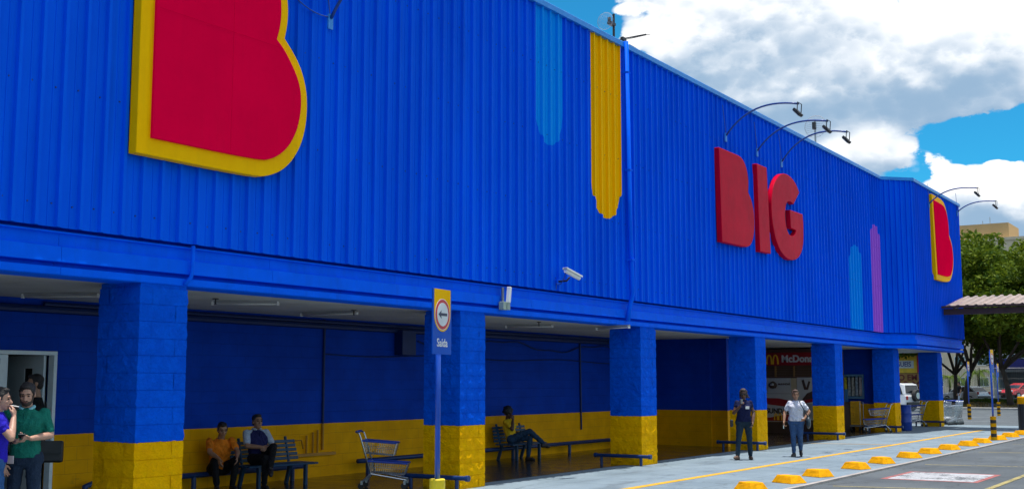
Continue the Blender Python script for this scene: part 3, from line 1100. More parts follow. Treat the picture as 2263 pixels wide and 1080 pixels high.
for i in range(-5, 6):
    z = i * 0.06
    w = math.sqrt(max(0.0, 0.34 ** 2 - z * z))
    mb.tube([(-w, 0.05, 0.98 + z), (0, -0.05, 0.98 + z), (w, 0.05, 0.98 + z)], 0.006, 4)
mb.tube([(0.35 * math.cos(a), 0.05, 0.98 + 0.35 * math.sin(a)) for a in [i * math.pi / 10 for i in range(21)]], 0.008, 4)
part('grid_reflector', mb, MATS['pale_wire'], t, local=True)
part('feed', MB().cbox((0, -0.08, 0.98), (0.10, 0.12, 0.22)), M_DARK, t, local=True)

# ------------------------------------------------------------------ camera, lamps and battens on the fascia and ceiling
t = thing('security_camera', 'white bullet security camera on the blue front above the beam', 'camera', (-11.315, 18.95, 3.62))
part('wall_plate', MB().cbox((0.015, 0.3, 0.0), (0.03, 0.10, 0.13)), M_BLUE, t, local=True, bevel=0.005)
part('bracket', MB().tube([(0.03, 0.3, 0.02), (0.22, 0.32, 0.03), (0.30, 0.30, 0.10)], 0.022, 8), M_DARK, t, local=True, smooth=True)
aim = Vector((0.10, 0.44, -0.14))
c0 = Vector((0.34, 0.05, 0.225))
hs = part('housing', MB().tube([c0, c0 + aim], 0.05, 12), M_WHITE, t, local=True, smooth=False, bevel=0.008)
part('sun_shield', MB().prism([(-0.068, 0.025), (-0.060, 0.058), (0.060, 0.058), (0.068, 0.025), (0.066, 0.065), (-0.066, 0.065)], 'xz', 0, 0.52), M_WHITE, hs, local=True)
sh = hs.children[0]
sh.matrix_local = Matrix.Translation(c0 - aim * 0.05) @ aim.to_track_quat('Y', 'Z').to_matrix().to_4x4()
part('lens', MB().tube([c0 + aim * 0.99, c0 + aim * 1.01], 0.042, 12), M_DARK, hs, local=True)
part('cable', MB().tube(arc((0.36, 0.05, 0.20), (0.20, 0.12, -0.16), (0.02, 0.22, -0.02), 8) + [Vector((0.02, 0.2, -0.16))], 0.009, 5), mat('arm_blue', None), t, local=True)

t.scale = (0.86, 0.86, 0.86)
t = thing('emergency_lamp', 'small white emergency lamp hung on the beam right of the exit sign', 'lamp', (-11.34, 17.33, 3.0))
part('tube_lamp', MB().cbox((0.10, 0.06, 0.27), (0.07, 0.06, 0.28), rx=R(-8)), M_WHITE, t, local=True, bevel=0.008)
part('box', MB().cbox((0.05, -0.06, 0.075), (0.10, 0.10, 0.14)).cbox((0.06, 0.05, 0.07), (0.10, 0.09, 0.13)), mat('grey_green_box', (0.30, 0.38, 0.33), 0.5, dirt=0.4), t, local=True, bevel=0.006)
part('bracket', MB().box((0.0, -0.03, 0.05), (0.02, 0.03, 0.40)), M_GREY, t, local=True)


def batten(x0, y0, x1, y1, z, label):
    t = thing('fluorescent_light', label, 'light', ((x0 + x1) / 2, (y0 + y1) / 2, z), math.atan2(y1 - y0, x1 - x0), 'ceiling battens')
    ln = math.hypot(x1 - x0, y1 - y0)
    part('body', MB().box((-ln / 2, -0.022, 0.02), (ln / 2, 0.022, 0.055)), mat('batten_grey', (0.30, 0.31, 0.31), 0.5), t, local=True)
    part('tube', MB().tube([(-ln / 2 + 0.04, 0, 0.0), (ln / 2 - 0.04, 0, 0.0)], 0.012, 8), mat('unlit_tube', (0.62, 0.62, 0.60), 0.3, var=0), t, local=True, smooth=True)
    for s_ in (-1, 1):
        part('cap', MB().cbox((s_ * (ln / 2 - 0.02), 0, 0.01), (0.03, 0.05, 0.06)), M_WHITE, t, local=True)
    return t


batten(-12.0, 21.95, -11.02, 21.58, 2.86, 'white fluorescent batten at the top of the third column')
batten(-14.2, 15.3, -13.0, 15.4, 2.90, 'fluorescent batten on the ceiling above the bench with two men')
batten(-13.2, 12.3, -12.4, 12.9, 2.90, 'fluorescent batten on the ceiling nearest the first column')
batten(-13.6, 20.9, -12.6, 21.2, 2.90, 'fluorescent batten on the ceiling above the single seated person')
batten(-14.3, 9.9, -13.3, 10.4, 2.90, 'fluorescent batten on the ceiling in front of the doorway')
for i, (x, y, lb) in enumerate([(-11.75, 7.75, 'small sprinkler head on the ceiling at the left edge'), (-12.9, 12.1, 'small sprinkler head right of the first column'),
                                (-13.0, 15.3, 'small sprinkler head at the end of the ceiling batten'), (-12.4, 20.3, 'small sprinkler head before the third column')]):
    t = thing('sprinkler', lb, 'sprinkler', (x, y, 2.955), 0, 'ceiling sprinklers')
    part('rose', MB().lathe([(0.001, -0.012), (0.045, -0.012), (0.045, 0.0), (0.001, 0.0)]), M_DARK, t, local=True)
    part('head', MB().lathe([(0.001, -0.085), (0.022, -0.085), (0.01, -0.07), (0.012, -0.012), (0.001, -0.012)], n=10), M_DARK, t, local=True)

# ------------------------------------------------------------------ guard rails
for i, (ci, lb) in enumerate([(2, 'dark blue guard pipe at the foot of the second column'), (3, 'dark blue guard pipe at the foot of the third column'), (4, 'dark blue guard pipe behind the woman in navy'),
                              (5, 'dark blue guard pipe behind the woman in white'), (6, 'dark blue guard pipe beside the blue bin'), (7, 'dark blue guard pipe at the farthest column')]):
    y0 = COLY[ci + 2] - CW - 0.16
    t = thing('column_guard', lb, 'guard rail', (XF, y0, 0), 0, 'guard pipes at the column feet')
    part('rail', MB().tube([(-1.02, 0, 0.20), (0.27, 0, 0.20)], 0.038, 10), M_BLUEPIPE, t, local=True, smooth=False)
    for s_ in (-1.02, 0.27):
        part('end_cap', MB().tube([(s_ - 0.03, 0, 0.20), (s_ + 0.03, 0, 0.20)], 0.05, 10), M_BLUEPIPE, t, local=True)
    for s_ in (-0.88, 0.06):
        part('post', MB().tube([(s_, 0, 0.0), (s_, 0, 0.18)], 0.032, 10), M_BLUEPIPE, t, local=True)
t = thing('wall_guard', 'long low dark blue guard pipe along the arcade back wall', 'guard rail', (XB + 0.22, 20, 0))
part('rail', MB().tube([(XB + 0.22, 11.5, 0.05), (XB + 0.22, 11.5, 0.22), (XB + 0.22, 11.62, 0.25), (XB + 0.22, 16.2, 0.25)], 0.045, 10), M_BLUEPIPE, t, smooth=True)
part('rail', MB().tube([(XB + 0.22, 17.7, 0.25), (XB + 0.22, 30.2, 0.25)], 0.045, 10), M_BLUEPIPE, t, smooth=True)
for yy in (13.6, 15.9, 18.0, 20.6, 23.2, 25.8, 28.2, 30.0):
    part('post', MB().tube([(XB + 0.22, yy, 0.0), (XB + 0.22, yy, 0.23)], 0.04, 8), M_BLUEPIPE, t)

# ------------------------------------------------------------------ exit sign on its post, striped posts
M_SIGNB = mat('sign_blue', (0.002, 0.085, 0.52), 0.4, var=0.05, spec=0.1)


def signpost(loc, rz, label, striped, txt=True):
    t = thing('sign_post', label, 'sign', loc, rz, 'signs on posts')
    base_h = 0.72
    if striped:
        k = 7
        for i in range(k):
            part('base_band', MB().lathe([(0.001, base_h * i / k), (0.088, base_h * i / k), (0.088, base_h * (i + 1) / k), (0.001, base_h * (i + 1) / k)], n=16), M_YELBLOCK if i % 2 == 0 else M_DARK, t, local=True)
    else:
        part('base', MB().lathe([(0.001, 0), (0.085, 0), (0.085, base_h - 0.01), (0.078, base_h), (0.001, base_h)], n=20), mat('lemon_paint', (0.85, 0.62, 0.01), 0.45), t, local=True)
    part('pole', MB().tube([(0, 0, base_h), (0, 0, 2.70)], 0.028, 12), mat('post_blue', (0.01, 0.09, 0.55), 0.35), t, local=True, smooth=True)
    b = part('board', MB().box((-0.215, -0.046, 2.045), (0.215, -0.032, 2.75)), M_SIGNB, t, local=True, bevel=0.002)
    fy = -0.0465
    # orange field with rounded foot
    cx_, cz, rr = 0.0, 2.475, 0.186
    pol = [(-rr, 2.748)] + [(cx_ + rr * math.cos(a), cz + rr * math.sin(a)) for a in [math.pi + i * math.pi / 20 for i in range(21)]] + [(rr, 2.748)]
    part('field', MB().prism(pol, 'xz', fy - 0.002, fy), M_YEL, b, local=True)

    def disc(nm, r_, d, m):
        part(nm, MB().prism([(cx_ + r_ * math.cos(a), cz + r_ * math.sin(a)) for a in [i * 2 * math.pi / 40 for i in range(40)]], 'xz', fy - d, fy - 0.0005), m, b, local=True)
    disc('rim', 0.170, 0.0034, M_WHITEPAINT)
    disc('ring', 0.162, 0.005, mat('sign_red', (0.55, 0.01, 0.02), 0.4))
    disc('disc', 0.127, 0.0066, mat('sign_pale', (0.66, 0.68, 0.70), 0.4))
    part('arrow', MB().prism([(-0.10, cz), (-0.03, cz + 0.045), (-0.04, cz + 0.015), (0.10, cz + 0.015), (0.10, cz - 0.015), (-0.04, cz - 0.015), (-0.03, cz - 0.045)], 'xz', fy - 0.0085, fy - 0.002), mat('sign_navy', (0.008, 0.012, 0.06), 0.4), b, local=True)
    if txt:
        # lettering is laid out in the sign's own frame
        cu = lettering('lettering', 'Saída', 0.125, M_WHITEPAINT, b, (0, 0, 0), (1, 0, 0), (0, 0, 1), extrude=0.002, bold=0.0012, sx=0.95)
        off = root_loc(b)
        for v in cu.data.vertices:
            v.co += off + Vector((0, fy - 0.001, 2.165))
    return t


signpost((-7.62, 10.38, 0), R(98), 'blue exit sign reading Saida on a post with a yellow base', False)
signpost((-7.34, 38.61, 0), R(88), 'narrow blue sign on a striped post beside the yellow wheel stops', True, False)
signpost((-12.43, 59.81, 0), R(88), 'narrow blue sign on a striped post left of the far pair', True, False)
signpost((-12.47, 67.19, 0), R(88), 'narrow blue sign on a striped post, right and farther of the far pair', True, False)
t = thing('bollard', 'thick black bollard with a yellow cap and white dome at the right edge', 'bollard', (-7.52, 45.05, 0))
part('shaft', MB().lathe([(0.001, 0), (0.21, 0), (0.21, 1.0), (0.001, 1.0)], n=20), M_DARK, t, local=True)
part('cap', MB().lathe([(0.001, 1.0), (0.215, 1.0), (0.215, 1.22), (0.19, 1.26), (0.001, 1.26)], n=20), M_YELBLOCK, t, local=True)
part('dome', MB().lathe([(0.001, 1.26), (0.07, 1.26), (0.05, 1.31), (0.001, 1.33)], n=12), M_WHITE, t, local=True)

# ------------------------------------------------------------------ wheel stops
ORD = ['nearest', 'second', 'third', 'fourth', 'fifth', 'sixth', 'seventh', 'eighth', 'ninth', 'tenth', 'eleventh', 'twelfth', 'thirteenth']


def stop_mesh(seed):
    r = random.Random(seed)
    bm = bmesh.new()
    bx, by, tx, ty, h = 0.24, 0.20, 0.155, 0.125, 0.135
    vs = [bm.verts.new((sx * a + r.uniform(-.008, .008), sy * b + r.uniform(-.008, .008), z + (r.uniform(-.006, .006) if z else 0))) for (a, b, z) in ((bx, by, 0.0), (tx, ty, h)) for sx, sy in ((-1, -1), (1, -1), (1, 1), (-1, 1))]
    for q in ((3, 2, 1, 0), (4, 5, 6, 7), (0, 1, 5, 4), (1, 2, 6, 5), (2, 3, 7, 6), (3, 0, 4, 7)):
        bm.faces.new([vs[i] for i in q])
    bmesh.ops.subdivide_edges(bm, edges=bm.edges[:], cuts=3, use_grid_fill=True)
    for v in bm.verts:
        if v.co.z > 0.01:
            n = mnoise.noise(v.co * 14 + Vector((seed * 3, 0, 0)))
            v.co += v.co.normalized() * n * 0.010
    me = bpy.data.meshes.new('wheel_stop')
    bm.to_mesh(me)
    bm.free()
    me.materials.append(M_YELBLOCK)
    return me


STOPS = [stop_mesh(i) for i in range(4)]
for i, yy in enumerate([18.55, 20.35, 22.0, 24.35, 26.3, 28.6, 30.55, 32.6, 34.8, 36.8, 38.95, 41.2, 43.2]):
    o = bpy.data.objects.new('wheel_stop', STOPS[i % 4])
    C.objects.link(o)
    o.location = (-7.32 + random.uniform(-0.03, 0.03), yy, 0.001)
    o.rotation_euler = (0, 0, R(random.uniform(-6, 6) - 26 + (9 if i == 3 else 0)))
    m = o.modifiers.new('bevel', 'BEVEL')
    m.width = 0.012
    m.segments = 2
    m.angle_limit = R(30)
    tag(o, 'yellow concrete wheel stop, %s of the row from the camera' % ORD[i] if i else 'yellow concrete wheel stop, nearest of the row, cut by the frame', 'wheel stop', 'yellow wheel stops along the kerb')


# ------------------------------------------------------------------ benches
def bench(loc, rz, length, label):
    """slatted bench, long axis local x, facing local -y"""
    t = thing('bench', label, 'bench', loc, rz, 'blue slatted benches')
    mw = mat('bench_blue', (0.006, 0.05, 0.115), 0.5, var=0.2, vscale=6, dirt=0.3)
    for i in range(5):
        yy = -0.22 + i * 0.10
        part('seat_slat', MB().box((-length / 2, yy - 0.038, 0.34), (length / 2, yy + 0.038, 0.37)), mw, t, local=True, bevel=0.005)
    for i in range(5):
        z = 0.43 + i * 0.072
        part('back_slat', MB().cbox((0, 0.25 + (z - 0.37) * 0.22, z), (length * (0.98 - 0.012 * i), 0.025, 0.052), rx=R(-12)), mw, t, local=True, bevel=0.005)
    for s_ in (-1, 1):
        x = s_ * (length / 2 - 0.24)
        part('leg', MB().cbox((x, -0.20, 0.1695), (0.05, 0.06, 0.339)), mw, t, local=True)
        part('leg', MB().add([(x - 0.025, 0.27, 0.0), (x + 0.025, 0.27, 0.0), (x + 0.025, 0.33, 0.0), (x - 0.025, 0.33, 0.0), (x - 0.025, 0.16, 0.339), (x + 0.025, 0.16, 0.339), (x + 0.025, 0.23, 0.339), (x - 0.025, 0.23, 0.339)],
                             [(3, 2, 1, 0), (4, 5, 6, 7), (0, 1, 5, 4), (1, 2, 6, 5), (2, 3, 7, 6), (3, 0, 4, 7)]), mw, t, local=True)
        part('back_post', MB().tube([(x, 0.245, 0.372), (x, 0.355, 0.80)], 0.026, 6), mw, t, local=True)
    return t


B1 = (-14.42, 14.98, 0.006)
bench(B1, R(90 - 6), 1.5, 'blue slatted bench with a man in a navy vest sitting on it')
B2 = (-14.62, 23.12, 0.006)
bench(B2, R(90), 1.45, 'blue slatted bench with a person in yellow sitting on it')


# ------------------------------------------------------------------ shopping carts
def cart(loc, rz, label, group, deep=False):
    """handle at local -y, baskets run towards +y"""
    t = thing('shopping_cart', label, 'shopping cart', loc, rz, group)
    mb_ = mat('cart_blue_plastic', (0.012, 0.05, 0.36), 0.4)
    w = 0.25
    for s_ in (-1, 1):
        x = s_ * w
        part('upright', MB().tube([(x, -0.02, 0.27), (x, -0.21, 0.90), (x, -0.235, 0.97), (x, -0.29, 1.0)], 0.015, 8), M_CHROME, t, local=True, smooth=True)
        part('rear_leg', MB().tube([(x, -0.02, 0.27), (x, -0.17, 0.13)], 0.017, 8), M_CHROME, t, local=True)
        part('base_rail', MB().tube([(x, -0.02, 0.27), (x * 0.8, 0.62, 0.16)], 0.015, 8), M_CHROME, t, local=True)
        part('brace', MB().tube([(x, -0.10, 0.52), (x, 0.06, 0.68)], 0.005, 5), M_CHROME, t, local=True)
        for (cx_, cy_) in ((x, -0.18), (x * 0.8, 0.60)):
            cs = part('caster', MB().cbox((cx_, cy_, 0.115), (0.035, 0.04, 0.07)), M_GREY, t, local=True)
            part('wheel', MB().tube([(cx_ - 0.014, cy_ - 0.015, 0.055), (cx_ + 0.014, cy_ - 0.015, 0.055)], 0.055, 12), M_RUBBER, cs, local=True)
    part('front_bar', MB().tube([(-w * 0.8, 0.62, 0.16), (w * 0.8, 0.62, 0.16)], 0.013, 6), M_CHROME, t, local=True)
    part('handle', MB().tube([(-w, -0.29, 1.0), (w, -0.29, 1.0)], 0.022, 10), mb_, t, local=True, smooth=True)
    bk = [(0.62, 0.80, 0.62, 0.47)] if deep else [(0.50, 0.845, 0.62, 0.22), (0.60, 0.49, 0.72, 0.20)]
    for (dep, ztop, ln, hgt) in bk:
        y0 = -0.20 + (0.90 - ztop) * 0.30
        z1 = ztop - 0.045
        rim = [(-w, y0, ztop), (-w * 0.85, y0 + ln, z1), (w * 0.85, y0 + ln, z1), (w, y0, ztop)]
        part('basket_rim', MB().tube(rim + [rim[0]], 0.017, 8), mb_ if not deep else M_CHROME, t, local=True)
        wm = MB()

        def at(u, v, f):
            # u across, v along, f height fraction from the floor of the basket
            xx = u * w * (1 - 0.15 * v) * (0.86 + 0.14 * f)
            yy = y0 + 0.03 + v * (ln - 0.03) * (0.90 + 0.10 * f)
            zt = ztop + (z1 - ztop) * v
            return (xx, yy, zt - hgt * (1 - f))
        for i in range(17):
            v = i / 16
            for s_ in (-1, 1):
                wm.tube([at(s_, v, 0), at(s_, v, 1)], 0.0024, 4, False)
            wm.tube([at(-1, v, 0), at(1, v, 0)], 0.0024, 4, False)
        for i in range(9):
            u = -1 + i / 4
            wm.tube([at(u, 1, 0), at(u, 1, 1)], 0.0024, 4, False)
            wm.tube([at(u, 0, 0), at(u, 0, 1)], 0.0024, 4, False)
            wm.tube([at(u, 0, 0), at(u, 1, 0)], 0.0024, 4, False)
        for f in (0, 0.5) if not deep else (0, 0.25, 0.5, 0.75):
            wm.tube([at(-1, 0, f), at(-1, 1, f), at(1, 1, f), at(1, 0, f), at(-1, 0, f)], 0.0034, 4, False)
        o = part('wire_basket', wm, M_CHROME, t, local=True)
        o['kind'] = 'stuff'
    return t


ct = cart((-12.70, 15.52, 0.006), R(-60), 'two-tier shopping cart with blue rims left of the exit sign', 'two-tier shopping carts')
ct.scale = (0.9, 0.9, 0.93)
cart((-11.72, 42.35, 0.006), R(122), 'two-tier shopping cart standing before the sixth column', 'two-tier shopping carts')
cart((-12.05, 48.75, 0.006), R(122), 'two-tier shopping cart left of the farthest column', 'two-tier shopping carts')
dc = cart((-11.55, 51.6, 0.0), R(172), 'deep wire cart at the near end of the nested row past the last column', 'nested wire carts', True)
for i in range(1, 7):
    dup(dc, (-11.55 - 0.02 * i, 51.6 + 0.30 * i, 0.0 if i < 2 else -0.03), R(172), 'deep wire cart, %s of the nested row past the last column' % ORD[i])

# blue bin by the sixth column
t = thing('waste_bin', 'blue plastic drum bin behind the sixth column', 'bin', (-11.55, 44.75, 0))
part('drum', MB().lathe([(0.001, 0), (0.20, 0), (0.22, 0.04), (0.22, 0.30), (0.228, 0.31), (0.22, 0.32), (0.22, 0.62), (0.228, 0.63), (0.22, 0.64), (0.21, 0.90), (0.001, 0.90)], n=20), mat('bin_blue', (0.01, 0.05, 0.32), 0.4), t, local=True, smooth=True)
part('rim', MB().lathe([(0.14, 0.90), (0.222, 0.90), (0.222, 0.93), (0.14, 0.93)], n=20), MATS['bin_blue'], t, local=True)

# ------------------------------------------------------------------ the fast food kiosk under the arcade
M_KRED = mat('kiosk_red', (0.30, 0.008, 0.010), 0.4, var=0.08)
M_KWHITE = mat('poster_white', (0.46, 0.45, 0.42), 0.5, var=0.06)
M_KCREAM = mat('poster_cream', (0.50, 0.40, 0.24), 0.5, var=0.1)
M_KBROWN = mat('kiosk_brown', (0.12, 0.06, 0.035), 0.5, var=0.15)
M_GOLD = mat('sign_gold', (0.85, 0.47, 0.01), 0.4, var=0.03)
KY = 40.0
t = thing('fast_food_kiosk', 'dark brown fast food kiosk with red name board and posters', 'kiosk', (-14.2, KY, 0))
part('wall', MB().box((-15.55, KY, 0.0), (-13.12, KY + 2.6, 2.90)), M_KBROWN, t)
sb = part('sign_board', MB().box((-15.5, KY - 0.14, 2.34), (-13.10, KY - 0.01, 2.78)), M_KRED, t, bevel=0.01)
lettering('lettering', "McDonald's", 0.33, mat('letter_white', (0.58, 0.58, 0.57), 0.4), sb, (-14.45, KY - 0.145, 2.555), (1, 0, 0), (0, 0, 1), 0.01, 0.012, 0.98, 'LEFT', 1.02)


def arches(cx_, y_, z0, w, h, th, parent):
    m = MB()
    for s_ in (-1, 1):
        c = cx_ + s_ * w / 4
        out = [(c + w / 4 * math.cos(a), z0 + h * math.sin(a) ** 0.8) for a in [i * math.pi / 16 for i in range(17)]]
        inn = [(c + (w / 4 - th) * math.cos(a), z0 + (h - th * 0.9) * math.sin(a) ** 0.8) for a in [i * math.pi / 16 for i in range(16, -1, -1)]]
        m.prism(out + inn, 'xz', y_ - 0.012 - (0.002 if s_ > 0 else 0), y_)
    return part('arches', m, M_GOLD, parent)


arches(-14.78, KY - 0.142, 2.38, 0.46, 0.34, 0.055, sb)
for i in range(4):
    part('slat', MB().box((-15.4, KY - 0.03, 1.98 + i * 0.085), (-13.13, KY - 0.002, 2.02 + i * 0.085)), mat('kiosk_slat', (0.10, 0.055, 0.02), 0.6), t)
for xx in (-14.72, -14.05, -13.4):
    part('mullion', MB().box((xx - 0.03, KY - 0.045, 1.95), (xx + 0.03, KY - 0.002, 2.32)), mat('kiosk_wood', (0.30, 0.15, 0.04), 0.5), t)
PZ = 0.52
ps = part('poster', MB().box((-15.3, KY - 0.03, PZ + 0.85), (-14.18, KY - 0.003, PZ + 1.38)), M_KWHITE, t)
part('picture', MB().lathe([(0.001, -0.11), (0.10, -0.09), (0.16, 0.0), (0.13, 0.08), (0.05, 0.14), (0.001, 0.16)], (-14.82, KY - 0.028, PZ + 1.12), 14), mat('picture_dark', (0.06, 0.03, 0.02), 0.5), ps)
part('picture', MB().lathe([(0.001, -0.03), (0.10, 0.0), (0.08, 0.06), (0.001, 0.10)], (-14.82, KY - 0.10, PZ + 1.13), 12), M_KWHITE, ps)
lettering('lettering', 'McSUNDAE', 0.085, MATS['picture_dark'], ps, (-14.42, KY - 0.035, PZ + 1.17), (1, 0, 0), (0, 0, 1), 0.002, 0.003)
part('poster', MB().box((-14.17, KY - 0.028, PZ + 0.60), (-13.96, KY - 0.003, PZ + 1.38)), M_KCREAM, t)
p2 = part('poster', MB().box((-13.95, KY - 0.05, PZ - 0.05), (-13.14, KY - 0.003, PZ + 1.40)), M_KWHITE, t)
mp = MB()
mp.prism([(-13.78, PZ + 1.30), (-13.70, PZ + 1.33), (-13.62, PZ + 1.05), (-13.54, PZ + 1.28), (-13.47, PZ + 1.26), (-13.56, PZ + 0.98), (-13.70, PZ + 0.98)], 'xz', KY - 0.056, KY - 0.048)
part('picture', mp, MATS['picture_dark'], p2)
mp = MB().prism([(-13.80, PZ + 0.62), (-13.60, PZ + 0.86), (-13.30, PZ + 0.98), (-13.15, PZ + 1.02), (-13.15, PZ + 0.66), (-13.3, PZ + 0.66)], 'xz', KY - 0.056, KY - 0.049)
part('picture', mp, MATS['picture_dark'], p2)
part('picture', MB().prism([(-13.93, PZ + 0.46), (-13.15, PZ + 0.62), (-13.15, PZ + 0.72), (-13.93, PZ + 0.58)], 'xz', KY - 0.060, KY - 0.050), M_KRED, p2)
part('picture', MB().prism([(-13.86 + 0.35 + 0.32 * math.cos(a), PZ + 0.25 + 0.26 * math.sin(a)) for a in [i * math.pi / 12 for i in range(24)]], 'xz', KY - 0.057, KY - 0.051), mat('poster_grey', (0.34, 0.32, 0.30), 0.5), p2)
p3 = part('poster', MB().box((-15.3, KY - 0.034, PZ - 0.12), (-14.0, KY - 0.003, PZ + 0.84)), M_KWHITE, t)
part('band', MB().prism([(-15.28, PZ + 0.50), (-14.02, PZ + 0.36), (-14.02, PZ + 0.56), (-14.6, PZ + 0.68), (-15.28, PZ + 0.70)], 'xz', KY - 0.04, KY - 0.033), M_KRED, p3)
part('band', MB().prism([(-15.28, PZ - 0.10), (-14.02, PZ - 0.10), (-14.02, PZ + 0.12), (-14.35, PZ + 0.14), (-14.95, PZ + 0.02), (-15.28, PZ - 0.0)], 'xz', KY - 0.04, KY - 0.033), M_KRED, p3)
lettering('lettering', 'SUNDAE', 0.24, M_DARK, p3, (-15.08, KY - 0.042, PZ + 0.24), (1, 0, 0), (0, 0, 1), 0.003, 0.008, 0.9, 'LEFT')
arches(-14.66, KY - 0.042, PZ - 0.07, 0.30, 0.24, 0.04, p3)
part('plinth', MB().box((-15.5, KY - 0.02, 0.006), (-13.13, KY - 0.001, 0.36)), mat('plinth_brown', (0.05, 0.028, 0.02), 0.5), t)

# newspaper rack, red box, crates by the blue wall
t = thing('newspaper_rack', 'pale blue wall rack of magazines between the fifth and sixth columns', 'rack', (-12.85, 43.28, 1.2))
part('frame', MB().box((-13.32, 43.16, 1.16), (-12.60, 43.296, 1.24)).box((-13.32, 43.16, 1.98), (-12.60, 43.296, 2.04)).box((-13.32, 43.25, 1.24), (-12.60, 43.296, 1.98)).box((-12.64, 43.16, 1.24), (-12.60, 43.25, 1.98)), mat('rack_blue', (0.10, 0.22, 0.34), 0.4), t)
for i in range(5):
    x0 = -13.30 + i * 0.135
    mcol = [(0.6, 0.5, 0.05), (0.30, 0.33, 0.33), (0.36, 0.34, 0.30), (0.26, 0.30, 0.34), (0.36, 0.30, 0.30)][i]
    part('magazine', MB().cbox((x0 + 0.055, 43.20, 1.60), (0.10, 0.03, 0.66), rx=R(-4)), mat('magazine_%d' % i, mcol, 0.4, var=0.45, vscale=14), t)
    part('divider', MB().box((x0 + 0.11, 43.17, 1.25), (x0 + 0.13, 43.249, 1.97)), M_DARK, t)
part('holder', MB().box((-13.36, 43.02, 0.98), (-13.16, 43.159, 1.50)), mat('holder_blue', (0.06, 0.20, 0.40), 0.4), t)
t = thing('counter', 'brown counter front below the magazine rack', 'counter', (-13.2, 42.9, 0))
part('front', MB().box((-13.5, 42.75, 0.006), (-12.95, 43.1, 1.02)), mat('counter_brown', (0.16, 0.10, 0.07), 0.5, dirt=0.3), t, bevel=0.01)
part('top', MB().box((-13.52, 42.72, 1.022), (-12.93, 43.1, 1.05)), M_KBROWN, t)
o = part('ice_cream_freezer', MB().box((-13.42, 42.30, 0.006), (-13.16, 42.54, 0.98)), mat('freezer_red', (0.42, 0.015, 0.02), 0.3), None, bevel=0.015)
tag(o, 'narrow red box standing against the brown counter', 'box')
CR = ['top', 'second', 'third', 'bottom']
for i in range(4):
    t = thing('crate', 'yellow plastic crate, %s of the stack beside the counter' % CR[3 - i], 'crate', (-12.78, 42.80, 0.25 + i * 0.21 if True else 0), 0, 'stack of yellow crates')
    cm = mat('crate_yellow', (0.72, 0.36, 0.01), 0.5)
    part('shell', MB().box((-0.15, -0.17, 0.0), (0.15, 0.17, 0.02)).box((-0.15, -0.17, 0.02), (-0.13, 0.17, 0.20)).box((0.13, -0.17, 0.02), (0.15, 0.17, 0.20)).box((-0.13, 0.15, 0.02), (0.13, 0.17, 0.20)), cm, t, local=True)
    for zz in (0.02, 0.085, 0.15):
        part('rail', MB().box((-0.13, -0.17, zz), (0.13, -0.15, zz + 0.045)), cm, t, local=True)
t = thing('crate_trolley', 'small grey trolley under the stack of yellow crates', 'trolley', (-12.78, 42.80, 0))
part('deck', MB().box((-0.18, -0.22, 0.18), (0.22, 0.22, 0.235)), M_GREY, t, local=True)
part('upright', MB().tube([(0.20, -0.2, 0.235), (0.20, -0.2, 1.06), (0.20, 0.2, 1.06), (0.20, 0.2, 0.235)], 0.014, 6), M_GREY, t, local=True)
for (a, b) in ((-0.14, -0.17), (0.17, -0.17), (-0.14, 0.17), (0.17, 0.17)):
    part('wheel', MB().tube([(a - 0.02, b, 0.09), (a + 0.02, b, 0.09)], 0.085, 12), M_RUBBER, t, local=True)

# ------------------------------------------------------------------ metal canopy by the far bay
t = thing('canopy', 'low corrugated metal canopy on brown beams beyond the far bay', 'canopy', (-6, 48, 0))
x = -10.38
M_SHEET = mat('galvanised_sheet', (0.36, 0.26, 0.21), 0.35, metal=0.25, var=0.2, vscale=2, streak=0.4)
M_BROWN = mat('brown_steel', (0.055, 0.022, 0.018), 0.5, var=0.2)


def tilt(xx, s):
    return (xx, 46.2 + 3.4 * s, 4.58 + 0.55 * s)


while x < 4:
    m = MB()
    prof = [(0, 0.0), (0.14, 0.0), (0.18, 0.06), (0.26, 0.06), (0.30, 0.0), (0.46, 0.0), (0.50, 0.06), (0.58, 0.06), (0.62, 0.0), (0.645, 0.0)]
    top, bot = [], []
    for s in (0, 1):
        for (a, h) in prof:
            p = Vector(tilt(x + a, s))
            m.v.append((p.x, p.y, p.z + h))
    k = len(prof)
    for s in (0, 1):
        for (a, h) in prof:
            p = Vector(tilt(x + a, s))
            m.v.append((p.x, p.y, p.z + h - 0.008))
    for i in range(k - 1):
        m.f += [(i, i + 1, k + i + 1, k + i), (2 * k + i + 1, 2 * k + i, 3 * k + i, 3 * k + i + 1), (i, 2 * k + i, 2 * k + i + 1, i + 1), (k + i, k + i + 1, 3 * k + i + 1, 3 * k + i)]
    part('roof_sheet', m, M_SHEET, t)
    x += 0.64
part('beam', MB().box((-10.4, 46.35, 4.28), (4.2, 46.47, 4.50)), M_BROWN, t)
part('beam', MB().box((-10.4, 49.3, 4.82), (4.2, 49.42, 5.05)), M_BROWN, t)
part('gutter', MB().box((-10.42, 46.10, 4.52), (4.3, 46.19, 4.60)), M_BROWN, t)
for xx in (-10.0, -6.8, -3.6, -0.4, 2.8):
    part('rafter', MB().add([(xx - 0.04, 46.25, 4.45), (xx + 0.04, 46.25, 4.45), (xx + 0.04, 49.5, 4.98), (xx - 0.04, 49.5, 4.98), (xx - 0.04, 46.25, 4.57), (xx + 0.04, 46.25, 4.57), (xx + 0.04, 49.5, 5.10), (xx - 0.04, 49.5, 5.10)],
                                [(3, 2, 1, 0), (4, 5, 6, 7), (0, 1, 5, 4), (1, 2, 6, 5), (2, 3, 7, 6), (3, 0, 4, 7)]), M_BROWN, t)
for xx in (-2.0, 3.5):
    for yy in (46.41, 49.36):
        part('post', MB().tube([(xx, yy, -0.03), (xx, yy, 4.3 if yy < 48 else 4.83)], 0.08, 12), M_BROWN, t)


